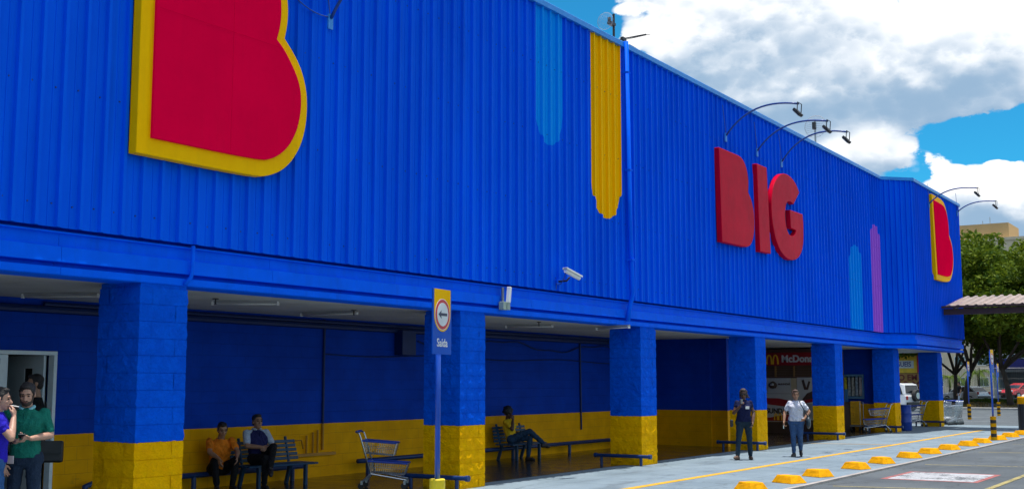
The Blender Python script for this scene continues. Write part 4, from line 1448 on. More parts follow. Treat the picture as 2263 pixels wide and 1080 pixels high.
# ------------------------------------------------------------------ people
def blend(name, mb, voxel, material, parent, smooth_it=3, fold=0.0):
    """fuse overlapping closed shapes into one continuous skin"""
    me = bpy.data.meshes.new(name)
    me.from_pydata(mb.v, [], mb.f)
    tmp = bpy.data.objects.new('tmp', me)
    C.objects.link(tmp)
    m = tmp.modifiers.new('r', 'REMESH')
    m.mode = 'VOXEL'
    m.voxel_size = voxel
    m.use_smooth_shade = True
    s = tmp.modifiers.new('s', 'SMOOTH')
    s.factor = 0.5
    s.iterations = smooth_it
    dg = bpy.context.evaluated_depsgraph_get()
    out = bpy.data.meshes.new_from_object(tmp.evaluated_get(dg))
    bpy.data.objects.remove(tmp)
    bpy.data.meshes.remove(me)
    out.name = name
    if fold:
        # soft creases in the cloth
        k = len(out.vertices)
        q = np.empty(k * 3, np.float32)
        nr = np.empty(k * 3, np.float32)
        out.vertices.foreach_get('co', q)
        out.vertex_normals.foreach_get('vector', nr)
        q, nr = q.reshape(-1, 3), nr.reshape(-1, 3)
        ph = rng.uniform(0, 6.28, 6)
        w1 = np.sin(q[:, 2] * 42 + 9 * np.sin(q[:, 0] * 11 + ph[0]) + 5 * np.sin(q[:, 1] * 13 + ph[1]))
        w2 = np.sin(q[:, 0] * 58 + q[:, 2] * 31 + 4 * np.sin(q[:, 2] * 17 + ph[2]) + ph[3]) * np.sin(q[:, 1] * 49 - q[:, 2] * 23 + ph[4])
        q = q + nr * (fold * (0.45 * w1 * (0.5 + 0.5 * np.sin(q[:, 2] * 9 + ph[5])) + 0.35 * w2))[:, None]
        out.vertices.foreach_set('co', q.ravel())
        out.update()
    return link(name, out, material, parent)


def capsule(mb, a, b, ra, rb, n=12):
    a, b = Vector(a), Vector(b)
    d = (b - a)
    L = d.length
    if L < 1e-5:
        return mb.ball(a, ra)
    d /= L
    pts, rs = [], []
    for i in range(5):
        t = -math.pi / 2 + i * math.pi / 2 / 4
        pts.append(a + d * ra * math.sin(t))
        rs.append(max(0.0008, ra * math.cos(t)))
    for i in range(5):
        t = i * math.pi / 2 / 4
        pts.append(b + d * rb * math.sin(t))
        rs.append(max(0.0008, rb * math.cos(t)))
    return mb.tube(pts, rs, n)


def loft(mb, rings, n=18):
    """rings: (centre, right vector, forward vector, half width, half depth)"""
    k = len(mb.v)
    for (c, r, f, a, b) in rings:
        c, r, f = Vector(c), Vector(r), Vector(f)
        for j in range(n):
            t = 2 * math.pi * j / n
            cx, sx = math.cos(t), math.sin(t)
            q = lambda u: math.copysign(abs(u) ** 0.85, u)
            mb.v.append(tuple(c + r * a * q(cx) + f * b * q(sx)))
    for i in range(len(rings) - 1):
        for j in range(n):
            p = k + i * n + j
            s = k + i * n + (j + 1) % n
            mb.f.append((p, s, s + n, p + n))
    mb.f.append(tuple(k + j for j in range(n))[::-1])
    e = k + (len(rings) - 1) * n
    mb.f.append(tuple(e + j for j in range(n)))
    return mb


def hand(mb, wr, d, nrm, curl, side):
    """wr wrist, d pointing direction, nrm palm normal (fingers curl towards it), side +1 when the thumb lies on d x nrm"""
    wr, d = Vector(wr), Vector(d).normalized()
    nrm = Vector(nrm)
    nrm = (nrm - d * nrm.dot(d)).normalized()
    l = d.cross(nrm).normalized() * side
    kn = []
    for i, (off, L) in enumerate(((0.032, 0.086), (0.011, 0.090), (-0.011, 0.086), (-0.031, 0.078))):
        k = wr + d * L + l * off
        capsule(mb, wr + l * off * 0.6 + d * 0.012, k, 0.016, 0.0125, 8)
        kn.append(k)
    for i, (k, L) in enumerate(zip(kn, (0.072, 0.080, 0.074, 0.058))):
        a1 = curl * (0.8 + 0.12 * i)
        d1 = d * math.cos(a1) + nrm * math.sin(a1) + l * (0.10 - 0.07 * i)
        p1 = k + d1.normalized() * L * 0.52
        a2 = a1 + curl * 0.9
        d2 = d * math.cos(a2) + nrm * math.sin(a2) + l * (0.06 - 0.05 * i)
        p2 = p1 + d2.normalized() * L * 0.48
        capsule(mb, k, p1, 0.0105, 0.0095, 8)
        capsule(mb, p1, p2, 0.0095, 0.008, 8)
    tb = wr + d * 0.028 + l * 0.028
    t1 = tb + (d * 0.6 + l * 0.65 + nrm * 0.25).normalized() * 0.042
    t2 = t1 + (d * 0.9 + l * 0.15 + nrm * 0.35).normalized() * 0.034
    capsule(mb, tb, t1, 0.015, 0.0115, 8)
    capsule(mb, t1, t2, 0.0115, 0.009, 8)


SKIN = {'light': (0.46, 0.25, 0.17), 'tan': (0.33, 0.17, 0.10), 'dark': (0.10, 0.045, 0.028)}


def person(label, loc, rz, J, st):
    """J joints in the person's own frame (x right, y forward, z up); st clothing. L is -x."""
    t = thing('person', label, 'person', loc, rz, st.get('group'))
    V = {k: Vector(v) for k, v in J.items() if k not in ('head', 'palmL', 'palmR', 'curlL', 'curlR', 'soleL', 'soleR')}
    skin = mat('skin_' + st['skin'], SKIN[st['skin']], 0.5, var=0.12, vscale=30, coord='obj')
    vox = st.get('vox', 0.010)
    fem = st.get('fem', False)
    fat = st.get('fat', 1.0)
    if fem:
        for S in ('shL', 'shR'):
            V[S] = Vector((V[S].x * 0.86, V[S].y, V[S].z - 0.012))
    up = (V['nk'] - V['pel']).normalized()
    rsh = (V['shR'] - V['shL']).normalized()
    rhp = (V['hipR'] - V['hipL']).normalized()
    fsh = up.cross(rsh).normalized()
    fhp = up.cross(rhp).normalized()

    def torso(mb, g, low=0.0, topcut=None):
        sp = lambda s: V['pel'].lerp(V['nk'], s)
        bend = V['che'] - sp(0.62)
        prof = [(-0.14 + low, 0.10, 0.085), (-0.06, 0.155, 0.115), (0.06, 0.165 if fem else 0.152, 0.118), (0.24, 0.135 if fem else 0.145, 0.105), (0.42, 0.140 if fem else 0.158, 0.108),
                (0.62, 0.155 if fem else 0.175, 0.118), (0.78, 0.165 if fem else 0.185, 0.108), (0.90, 0.135, 0.085), (0.97, 0.085, 0.068), (1.02, 0.06, 0.058)]
        rings = []
        for (s, a, b) in prof:
            if s < low - 0.1:
                continue
            w = max(0, min(1, s))
            r = rhp.lerp(rsh, w).normalized()
            f = fhp.lerp(fsh, w).normalized()
            bl = max(0.0, 1 - abs(s - 0.62) / 0.6)
            belly = fat if s < 0.6 else 1 + (fat - 1) * 0.4
            rings.append((sp(s) + bend * bl, r, f, a * belly + g, b * belly + g))
        loft(mb, rings)
        if fem:
            for s_ in (-1, 1):
                mb.ball(sp(0.66) + bend * 0.9 + rsh * 0.075 * s_ + fsh * 0.085, 0.062 + g)

    # skin: head, neck, trunk, arms and hands in one surface
    mb = MB()
    torso(mb, -0.012)
    hc, hyaw, hpit = Vector(J['head'][0]), R(J['head'][1]), R(J['head'][2])
    HR = Matrix.Rotation(hyaw, 3, 'Z') @ Matrix.Rotation(hpit, 3, 'X')
    H = lambda x, y, z: hc + HR @ Vector((x, y, z))
    capsule(mb, V['nk'] - up * 0.03, H(0, -0.02, -0.07), 0.060 if not fem else 0.052, 0.052 if not fem else 0.046)
    mb.ball(H(0, -0.015, 0.035), (0.074, 0.092, 0.085), 16, 12, HR)
    mb.ball(H(0, 0.022, -0.035), (0.060, 0.066, 0.078), 14, 10, HR)
    mb.ball(H(0, 0.050, -0.090), (0.036, 0.034, 0.026), 10, 8, HR)
    capsule(mb, H(0, 0.078, 0.012), H(0, 0.104, -0.030), 0.010, 0.0155, 8)
    mb.ball(H(0, 0.070, 0.030), (0.050, 0.022, 0.013), 10, 6, HR)
    mb.ball(H(0, 0.074, -0.064), (0.026, 0.016, 0.011), 10, 6, HR)
    for s_ in (-1, 1):
        mb.ball(H(0.040 * s_, 0.055, -0.025), (0.022, 0.022, 0.02), 8, 6, HR)
        mb.ball(H(0.076 * s_, -0.012, -0.005), (0.012, 0.022, 0.034), 8, 6, HR)
    for S, s_ in (('L', -1), ('R', 1)):
        sh, el, wr = V['sh' + S], V['el' + S], V['wr' + S]
        capsule(mb, sh, el, 0.040 if fem else 0.048 * fat, 0.037 if fem else 0.040)
        capsule(mb, el, el.lerp(wr, 0.35), 0.041, 0.042)
        capsule(mb, el.lerp(wr, 0.35), wr, 0.042, 0.027)
        hd = V.get('hd' + S, wr - el)
        hand(mb, wr, hd, J.get('palm' + S, (-s_, 0.3, 0)), J.get('curl' + S, 0.5), s_)
        if st.get('shorts') or st.get('barefoot'):
            capsule(mb, V['kn' + S], V['an' + S], 0.052, 0.036)
    body = blend('body', mb, vox * 0.85, skin, t, 2)
    ey = mat('eye_dark', (0.02, 0.012, 0.01), 0.2, var=0)
    em = MB()
    for s_ in (-1, 1):
        em.ball(H(0.031 * s_, 0.077, 0.006), (0.013, 0.008, 0.007), 8, 6, HR)
    part('eyes', em, ey, body, local=True, smooth=True)
    bm_ = MB()
    for s_ in (-1, 1):
        bm_.cbox(H(0.033 * s_, 0.090, 0.034), (0.038, 0.010, 0.009), hyaw)
    hair_m = mat('hair_' + st.get('hairname', 'black'), st.get('hair', (0.012, 0.009, 0.008)), 0.55, var=0.3, vscale=60, bump=0.6, bscale=90, coord='obj')
    part('eyebrows', bm_, hair_m, body, local=True)
    mm = MB()
    mm.ball(H(0, 0.0855, -0.062), (0.024, 0.006, 0.0055), 10, 6, HR)
    part('mouth', mm, mat('lip_' + st['skin'], tuple(c * f for c, f in zip(SKIN[st['skin']], (0.75, 0.5, 0.5))), 0.45, var=0), body, local=True, smooth=True)

    # hair
    hb = MB()
    style = st.get('style', 'short')
    if style in ('short', 'side', 'wind', 'tied'):
        hb.ball(H(0, -0.028, 0.052), (0.082, 0.094, 0.082), 16, 12, HR)
        hb.ball(H(0, -0.055, 0.0), (0.076, 0.062, 0.080), 14, 10, HR)
        hb.ball(H(0, 0.030, 0.100), (0.060, 0.050, 0.028), 12, 8, HR)
        for s_ in (-1, 1):
            capsule(hb, H(0.070 * s_, 0.018, 0.05), H(0.073 * s_, 0.012, 0.0), 0.014, 0.010, 8)
    if style == 'side':
        hb.ball(H(0.01, 0.045, 0.112), (0.062, 0.045, 0.026), 12, 8, HR)
    if style == 'wind':
        for k in range(9):
            a = H(0.03 - 0.008 * k, -0.04 - 0.006 * k, 0.08 - 0.018 * k)
            b = a + HR @ Vector((-0.10 - 0.01 * (k % 3), -0.04, -0.035 - 0.01 * (k % 4)))
            capsule(hb, a, b, 0.030, 0.009, 8)
        for s_ in (-1, 1):
            capsule(hb, H(0.072 * s_, 0.0, 0.06), H(0.074 * s_, -0.01, -0.085), 0.022, 0.016, 8)
    if style == 'tied':
        hb.ball(H(0, -0.11, 0.03), (0.04, 0.045, 0.045), 10, 8, HR)
        capsule(hb, H(0, -0.12, 0.02), H(-0.01, -0.13, -0.10), 0.032, 0.012, 8)
    if style == 'afro':
        hb.ball(H(0, -0.035, 0.052), (0.115, 0.118, 0.110), 18, 12, HR)
        for k in range(26):
            a = random.uniform(0, 6.28)
            e_ = random.uniform(-0.3, 1.3)
            hb.ball(H(0.100 * math.cos(a) * math.cos(e_), -0.04 + 0.105 * math.sin(a) * math.cos(e_) - 0.01, 0.052 + 0.095 * math.sin(e_)), 0.032, 8, 6)
    blend('hair', hb, vox * 0.8, hair_m, body, 1, 0.007)
    if st.get('beard'):
        bb = MB()
        bb.ball(H(0, 0.038, -0.080), (0.056, 0.056, 0.042), 14, 10, HR)
        bb.ball(H(0, 0.083, -0.050), (0.028, 0.012, 0.006), 10, 6, HR)
        for s_ in (-1, 1):
            capsule(bb, H(0.054 * s_, 0.045, -0.070), H(0.070 * s_, 0.010, 0.0), 0.014, 0.009, 8)
        # leave the mouth free
        blend('beard', bb, vox * 0.8, mat('beard', (0.045, 0.028, 0.02), 0.7, var=0.3, vscale=60, coord='obj'), body, 1)
    if st.get('glasses'):
        gm = MB()
        for s_ in (-1, 1):
            gm.ball(H(0.034 * s_, 0.090, 0.008), (0.028, 0.010, 0.021), 10, 6, HR)
            gm.tube([H(0.060 * s_, 0.085, 0.014), H(0.078 * s_, 0.0, 0.012)], 0.004, 5)
        gm.tube([H(-0.012, 0.096, 0.014), H(0.012, 0.096, 0.014)], 0.004, 5)
        part('sunglasses', gm, M_DARK, t, local=True, smooth=True)

    # shirt
    sm = st['shirt']
    mb = MB()
    torso(mb, 0.012, low=st.get('hem', -0.02))
    sl = st.get('sleeve', 0.62)
    if not st.get('vest'):
        for S in 'LR':
            sh, el = V['sh' + S], V['el' + S]
            capsule(mb, sh, sh.lerp(el, sl), (0.053 if fem else 0.060) * fat, 0.054 if fem else 0.058)
    shirt = blend('shirt', mb, vox, sm, t, 3, 0.006 if fem else 0.009)
    if st.get('vest'):
        mb = MB()
        for S in 'LR':
            sh, el = V['sh' + S], V['el' + S]
            capsule(mb, sh.lerp(el, 0.02), sh.lerp(el, 0.72), 0.066, 0.060)
        capsule(mb, V['shL'], V['shR'], 0.05, 0.05)
        blend('sleeves', mb, vox, st['vest'], t, 3)
    if st.get('collar'):
        cb = MB()
        ringp = []
        for k in range(13):
            a = R(-65 + 310 * k / 12 - 90 + 0)
            a = math.pi / 2 + R(22) + (2 * math.pi - R(44)) * k / 12
            ringp.append(V['nk'] + up * (0.018 - 0.030 * max(0, math.sin(a))) + rsh * 0.072 * math.cos(a) + fsh * (0.068 * math.sin(a) + 0.012))
        cb.tube(ringp, [0.012] + [0.019] * 11 + [0.012], 8)
        part('collar', cb, st['collar'], shirt, local=True, smooth=True)
        part('placket', MB().cbox(V['nk'].lerp(V['che'], 0.50) + fsh * 0.118, (0.026, 0.016, 0.15), math.atan2(rsh.y, rsh.x), R(-12)), st['shirt'], shirt, local=True)
    # trousers
    pm = st['trousers']
    mb = MB()
    for S in 'LR':
        h_, k_, a_ = V['hip' + S], V['kn' + S], V['an' + S]
        capsule(mb, h_, k_, 0.092 * fat, 0.064)
        kk = k_.lerp(a_, 0.30)
        capsule(mb, k_, kk, 0.064, 0.062)
        capsule(mb, kk, a_ - (a_ - k_).normalized() * 0.02, 0.062, st.get('cuff', 0.050))
    capsule(mb, V['hipL'], V['hipR'], 0.112 * fat, 0.112 * fat)
    capsule(mb, V['pel'] + up * 0.0, V['pel'] + up * 0.08, 0.125 * fat, 0.120 * fat)
    blend('trousers', mb, vox, pm, t, 3, 0.009)
    # shoes
    for S in 'LR':
        a_ = V['an' + S]
        toe = V['toe' + S].normalized()
        up_f = Vector(J.get('sole' + S, (0, 0, 1))).normalized()
        sole = a_ - up_f * 0.055
        sb_ = MB()
        capsule(sb_, a_ - up_f * 0.005, sole - toe * 0.035, 0.042, 0.042)
        capsule(sb_, sole - toe * 0.03, sole + toe * 0.10, 0.040, 0.043)
        capsule(sb_, sole + toe * 0.08 - up_f * 0.006, sole + toe * 0.145 - up_f * 0.010, 0.042, 0.030)
        blend('shoe', sb_, vox * 0.9, st['shoe'], t, 2)
    return t, V, H


def cloth(name, col, **kw):
    return mat(name, col, 0.85, var=0.16, vscale=14, bump=0.9, bscale=11, bdist=0.05, coord='obj', spec=0.2, **kw)


JEAN = cloth('blue_denim', (0.035, 0.085, 0.20))
JEAN2 = cloth('mid_denim', (0.03, 0.10, 0.27))
DENIMD = cloth('dark_denim', (0.016, 0.030, 0.060))
BLACKC = cloth('black_cloth', (0.010, 0.010, 0.012))
SHOE = mat('dark_shoe', (0.018, 0.013, 0.012), 0.5, var=0.2, coord='obj')
SHOEB = mat('brown_sandal', (0.10, 0.05, 0.03), 0.5, var=0.2, coord='obj')


def stand(**kw):
    J = dict(pel=(0, 0, 0.95), che=(0, 0.015, 1.25), nk=(0, -0.005, 1.455), head=((0, 0.02, 1.60), 0, 0),
             shL=(-0.185, -0.01, 1.405), shR=(0.185, -0.01, 1.405), elL=(-0.235, -0.03, 1.13), elR=(0.235, -0.03, 1.13), wrL=(-0.245, 0.06, 0.89), wrR=(0.245, 0.06, 0.89),
             hipL=(-0.088, 0, 0.905), hipR=(0.088, 0, 0.905), knL=(-0.10, 0.02, 0.50), knR=(0.10, 0.02, 0.50), anL=(-0.11, -0.02, 0.095), anR=(0.11, -0.02, 0.095),
             toeL=(-0.15, 1, 0), toeR=(0.15, 1, 0))
    J.update(kw)
    return J


def scaled(J, s):
    out = {}
    for k, v in J.items():
        if k == 'head':
            out[k] = (tuple(Vector(v[0]) * s), v[1], v[2])
        elif k[:2] in ('sh', 'el', 'wr', 'hi', 'kn', 'an', 'pe', 'ch', 'nk'):
            out[k] = tuple(Vector(v) * s)
        else:
            out[k] = v
    return out


def toward(px, py, ox, oy):
    """heading that makes local +y point along (px, py) -> (ox, oy)"""
    return math.atan2(-(ox - px), oy - py)


# man in the green polo, looking down at the phone in his hands
J = stand(head=((0.0, 0.055, 1.605), -4, -17), elL=(-0.255, 0.02, 1.16), elR=(0.255, 0.02, 1.16), wrL=(-0.085, 0.26, 1.135), wrR=(0.065, 0.27, 1.105),
          hdL=(0.65, 0.45, 0.05), hdR=(-0.75, 0.45, 0.08), palmL=(0.3, 0.1, 1.0), palmR=(-0.2, 0.1, 1.0), curlL=0.75, curlR=0.6, knL=(-0.11, 0.05, 0.50))
px_, py_ = -11.62, 8.18
t, V, H = person('bearded man in a green polo shirt looking down at his phone', (px_, py_, 0.006), toward(px_, py_, -2.6, 0.0), J,
                 dict(skin='light', shirt=cloth('green_polo', (0.008, 0.16, 0.115)), trousers=DENIMD, shoe=SHOE, beard=True, collar=cloth('pale_collar', (0.25, 0.55, 0.62)), sleeve=0.74, vox=0.008, hem=-0.05))
part('tag_label', MB().cbox((0.13, 0.125, 0.905), (0.075, 0.008, 0.085), R(-25)), mat('tag_white', (0.7, 0.6, 0.6), 0.5, var=0.2), t, local=True)
part('watch', MB().tube([(0.095, 0.262, 1.108), (0.115, 0.255, 1.110)], 0.034, 12), M_DARK, t, local=True)
ph = part('phone', MB().cbox((-0.005, 0.345, 1.165), (0.075, 0.15, 0.012), R(4), R(18)), M_DARK, None, local=True, bevel=0.004)
ph.location = (px_, py_, 0.006)
ph.rotation_euler = t.rotation_euler
tag(ph, 'dark mobile phone held by the man in green', 'phone')

# man at the left edge raising a cigarette to his mouth
J = stand(head=((0.0, 0.04, 1.60), -6, -4), elL=(-0.22, 0.19, 1.19), wrL=(-0.05, 0.155, 1.415), hdL=(0.35, -0.05, 0.9), palmL=(0.6, -0.7, 0.1), curlL=0.9,
          elR=(0.24, 0.16, 1.19), wrR=(0.075, 0.175, 1.405), hdR=(-0.42, 0.02, 0.95), palmR=(-0.5, -0.8, 0.2), curlR=0.7, knL=(-0.10, 0.06, 0.5), anL=(-0.12, 0.05, 0.095))
J['elL'] = (-0.235, -0.03, 1.13)
J['wrL'] = (-0.245, 0.06, 0.89)
for k in ('hdL', 'palmL', 'curlL'):
    J.pop(k)
J = scaled(J, 0.975)
px2, py2 = -11.47, 7.71
t, V, H = person('dark-haired man in a purple-blue shirt smoking at the left edge', (px2, py2, 0.006), toward(px2, py2, -9.9, 9.9), J,
                 dict(skin='light', shirt=cloth('violet_tee', (0.02, 0.012, 0.42)), trousers=JEAN2, shoe=SHOE, sleeve=0.55, vox=0.008))
cg = part('cigarette', MB().tube([H(0.005, 0.095, -0.058), H(0.02, 0.185, -0.068)], 0.0055, 8), M_WHITE, None, local=True)
cg.location = t.location
cg.rotation_euler = t.rotation_euler
tag(cg, 'white cigarette in the mouth of the man at the left edge', 'cigarette')

# man in black in the doorway, seen from the side, with a bag
px3, py3 = -13.54, 9.66
J = scaled(stand(head=((0.0, 0.03, 1.62), 8, -3), elR=(0.26, -0.06, 1.14), wrR=(0.27, 0.03, 0.93)), 1.06)
t, V, H = person('man in black standing behind the man in green', (px3, py3, 0.006), toward(px3, py3, -15.0, 7.6), J, dict(skin='tan', shirt=BLACKC, trousers=DENIMD, shoe=SHOE, sleeve=0.6, vox=0.011))
bg = thing('shoulder_bag', 'black rectangular bag hanging behind the man in green', 'bag', (-13.10, 9.60, 0.74), R(40))
part('bag_body', MB().box((-0.14, -0.05, 0.0), (0.14, 0.05, 0.27)), mat('bag_black', (0.012, 0.013, 0.016), 0.4, var=0.3, vscale=8), bg, local=True, bevel=0.025)
part('flap', MB().box((-0.135, -0.06, 0.11), (0.135, -0.051, 0.272)), MATS['bag_black'], bg, local=True, bevel=0.003)
part('strap', MB().tube(arc((-0.12, 0, 0.26), (-0.10, 0.1, 0.6), (-0.15, 0.2, 0.75), 8), 0.014, 6), MATS['bag_black'], bg, local=True)

# man in orange on the low pipe, elbows on his knees
px4, py4 = XB + 0.30, 14.05
J = dict(pel=(0, 0.02, 0.40), che=(0, 0.06, 0.66), nk=(0, 0.12, 0.905), head=((0.0, 0.20, 1.045), 0, -14), shL=(-0.20, 0.10, 0.85), shR=(0.20, 0.10, 0.85),
         elL=(-0.25, 0.33, 0.66), elR=(0.25, 0.33, 0.66), wrL=(-0.17, 0.57, 0.60), wrR=(0.15, 0.57, 0.57), hdL=(0.1, 0.4, -0.9), hdR=(-0.05, 0.4, -0.9), palmL=(0.9, -0.2, 0), palmR=(-0.9, -0.2, 0), curlL=0.45, curlR=0.45,
         hipL=(-0.10, 0.03, 0.36), hipR=(0.10, 0.03, 0.36), knL=(-0.20, 0.43, 0.53), knR=(0.19, 0.43, 0.53), anL=(-0.15, 0.40, 0.095), anR=(0.14, 0.44, 0.095), toeL=(-0.1, 1, 0), toeR=(0.15, 1, 0))
person('man in an orange shirt sitting low against the yellow wall', (px4, py4, 0.006), R(-90 - 28), scaled(J, 0.92),
       dict(skin='tan', shirt=cloth('orange_tee', (0.72, 0.19, 0.01)), trousers=BLACKC, shoe=SHOE, sleeve=0.62, hem=-0.1))

# man in the navy vest on the bench, one leg crossed over
J = dict(pel=(0, 0.0, 0.53), che=(0, -0.06, 0.82), nk=(0, -0.10, 1.055), head=((0.0, -0.06, 1.205), -4, 4), shL=(-0.20, -0.10, 1.0), shR=(0.20, -0.10, 1.0),
         elL=(-0.27, 0.06, 0.76), elR=(0.27, 0.06, 0.77), wrL=(-0.06, 0.26, 0.74), wrR=(0.07, 0.27, 0.75), hdL=(0.9, 0.3, -0.1), hdR=(-0.9, 0.3, -0.1), palmL=(0.1, -0.6, -0.7), palmR=(-0.1, -0.6, -0.7), curlL=0.5, curlR=0.5,
         hipL=(-0.10, 0.02, 0.53), hipR=(0.10, 0.02, 0.53), knL=(-0.05, 0.46, 0.76), knR=(0.11, 0.46, 0.56), anL=(0.10, 0.62, 0.40), anR=(0.10, 0.42, 0.095), toeL=(0.45, 0.8, -0.35), toeR=(0.1, 1, 0))
J['soleL'] = (0.0, -0.4, 1)
person('man in a navy vest over pale sleeves sitting cross-legged on the bench', (B1[0] + 0.02, B1[1] - 0.42, 0.006), R(-90 - 16), scaled(J, 0.90),
       dict(skin='tan', shirt=cloth('navy_vest', (0.016, 0.018, 0.085)), vest=cloth('pale_sleeve', (0.42, 0.48, 0.58)), collar=MATS['pale_sleeve'], trousers=BLACKC, shoe=SHOE, hem=-0.02))

# person in yellow on the second bench
J = dict(pel=(0, 0.0, 0.53), che=(0, -0.08, 0.80), nk=(0, -0.13, 1.03), head=((0.0, -0.09, 1.17), -30, -10), shL=(-0.18, -0.12, 0.975), shR=(0.18, -0.12, 0.975),
         elL=(-0.27, -0.06, 0.72), elR=(0.24, 0.10, 0.78), wrL=(-0.20, 0.15, 0.62), wrR=(0.085, 0.06, 1.02), hdL=(0.3, 0.9, 0), hdR=(-0.2, -0.15, 0.9), palmL=(0.5, 0, -0.8), palmR=(-0.6, -0.7, 0.1), curlL=0.5, curlR=0.8,
         hipL=(-0.10, 0.02, 0.53), hipR=(0.10, 0.02, 0.53), knL=(-0.09, 0.46, 0.56), knR=(-0.03, 0.47, 0.73), anL=(-0.05, 0.42, 0.095), anR=(-0.26, 0.76, 0.42), toeL=(0, 1, 0), toeR=(-0.75, 0.65, -0.1))
person('person with round dark hair and a yellow shirt sitting cross-legged on a bench', (B2[0] - 0.02, B2[1] - 0.34, 0.006), R(-90 + 12), scaled(J, 0.89),
       dict(skin='dark', shirt=cloth('yellow_polo', (0.78, 0.50, 0.015)), trousers=cloth('jeans_seated', (0.022, 0.055, 0.11)), shoe=SHOE, style='afro', fem=True, hem=-0.05))

# woman in navy walking with a cup
px5, py5 = -10.30, 25.85
J = scaled(stand(head=((0.0, 0.035, 1.60), 6, -10), elR=(0.24, 0.05, 1.14), wrR=(0.085, 0.22, 1.30), hdR=(-0.25, 0.3, 0.8), palmR=(-0.8, 0.2, -0.1), curlR=1.0, elL=(-0.235, -0.04, 1.13), wrL=(-0.21, 0.10, 0.90), curlL=0.7,
                 hipL=(-0.09, 0, 0.905), knL=(-0.125, 0.00, 0.50), anL=(-0.14, -0.12, 0.095), knR=(0.135, 0.12, 0.51), anR=(0.17, 0.20, 0.11), toeR=(0.5, 1, 0.15), toeL=(-0.2, 1, 0)), 0.925)
t, V, H = person('woman in navy with sunglasses walking past the fourth column', (px5, py5, 0.0), toward(px5, py5, -1.5, 3.0), J,
                 dict(skin='dark', fem=True, fat=1.06, shirt=cloth('navy_blouse', (0.008, 0.012, 0.055)), trousers=cloth('grey_jeans', (0.016, 0.034, 0.055)), shoe=SHOEB, style='wind', hair=(0.03, 0.018, 0.014), hairname='brown', glasses=True, sleeve=0.30, hem=-0.12))
part('name_tag', MB().cbox((-0.085, 0.168, 1.175), (0.085, 0.008, 0.06), R(10), R(-20)), M_WHITE, t, local=True)
o = part('cup', MB().lathe([(0.001, 0), (0.028, 0), (0.036, 0.10), (0.001, 0.10)], (0.045, 0.262, 1.27), 12), M_GREY, None, local=True)
o.location = t.location
o.rotation_euler = t.rotation_euler
tag(o, 'small metallic cup held up by the woman in navy', 'cup')
o = part('handbag', MB().box((0.245, -0.09, 0.74), (0.315, 0.11, 0.90)), M_DARK, None, local=True, bevel=0.02)
o.location = t.location
o.rotation_euler = t.rotation_euler
tag(o, 'small dark handbag hanging beside the woman in navy', 'bag')

# woman in white walking, hand on the bag at her hip
px6, py6 = -9.68, 27.6
J = scaled(stand(head=((0.0, 0.04, 1.60), 12, -2), elL=(-0.33, -0.06, 1.17), wrL=(-0.21, 0.06, 0.97), hdL=(0.5, 0.35, -0.5), palmL=(0.7, 0.0, -0.3), curlL=0.7,
                 elR=(0.29, -0.03, 1.14), wrR=(0.31, 0.09, 0.90), curlR=0.9, knL=(-0.09, 0.05, 0.51), anL=(-0.09, -0.16, 0.17), toeL=(-0.1, 1, -0.5), knR=(0.08, 0.06, 0.50), anR=(0.08, 0.03, 0.095), toeR=(0.25, 1, 0)), 0.905)
t, V, H = person('woman in a loose white shirt and jeans walking with a dark bag', (px6, py6, 0.0), toward(px6, py6, -1.2, 0.0), J,
                 dict(skin='tan', fem=True, fat=1.10, shirt=cloth('white_tee', (0.60, 0.62, 0.70)), trousers=JEAN, shoe=SHOE, style='tied', hair=(0.09, 0.045, 0.025), hairname='auburn', sleeve=0.66, hem=-0.10, cuff=0.045))
bg = thing('shoulder_bag', 'dark teal shoulder bag on the hip of the woman in white', 'bag', t.location, t.rotation_euler[2])
mbg = MB()
mbg.ball((-0.285, 0.05, 0.80), (0.055, 0.12, 0.145), 14, 10)
part('bag_body', mbg, mat('bag_teal', (0.012, 0.03, 0.045), 0.4, var=0.3, vscale=10), bg, local=True, smooth=True)
part('strap', MB().tube([(-0.28, 0.06, 0.93), (-0.22, 0.155, 1.05), (-0.13, 0.155, 1.22), (-0.09, 0.06, 1.325), (-0.14, -0.10, 1.20), (-0.27, -0.02, 0.93)], 0.013, 6), MATS['bag_teal'], bg, local=True)
o = part('keys', MB().cbox((0.29, 0.14, 0.705), (0.02, 0.02, 0.09)), M_CHROME, None, local=True)
o.location = t.location
o.rotation_euler = t.rotation_euler
tag(o, 'small bunch of keys in the hand of the woman in white', 'keys')

# far figure under the trees
person('distant person in pale trousers in the shade under the trees', (-19.0, 88.5, 0.06), R(120), stand(knL=(-0.1, 0.1, 0.5), anL=(-0.1, 0.14, 0.1), anR=(0.1, -0.16, 0.12)),
       dict(skin='tan', shirt=BLACKC, trousers=cloth('pale_trousers', (0.42, 0.46, 0.52)), shoe=SHOE, vox=0.016))


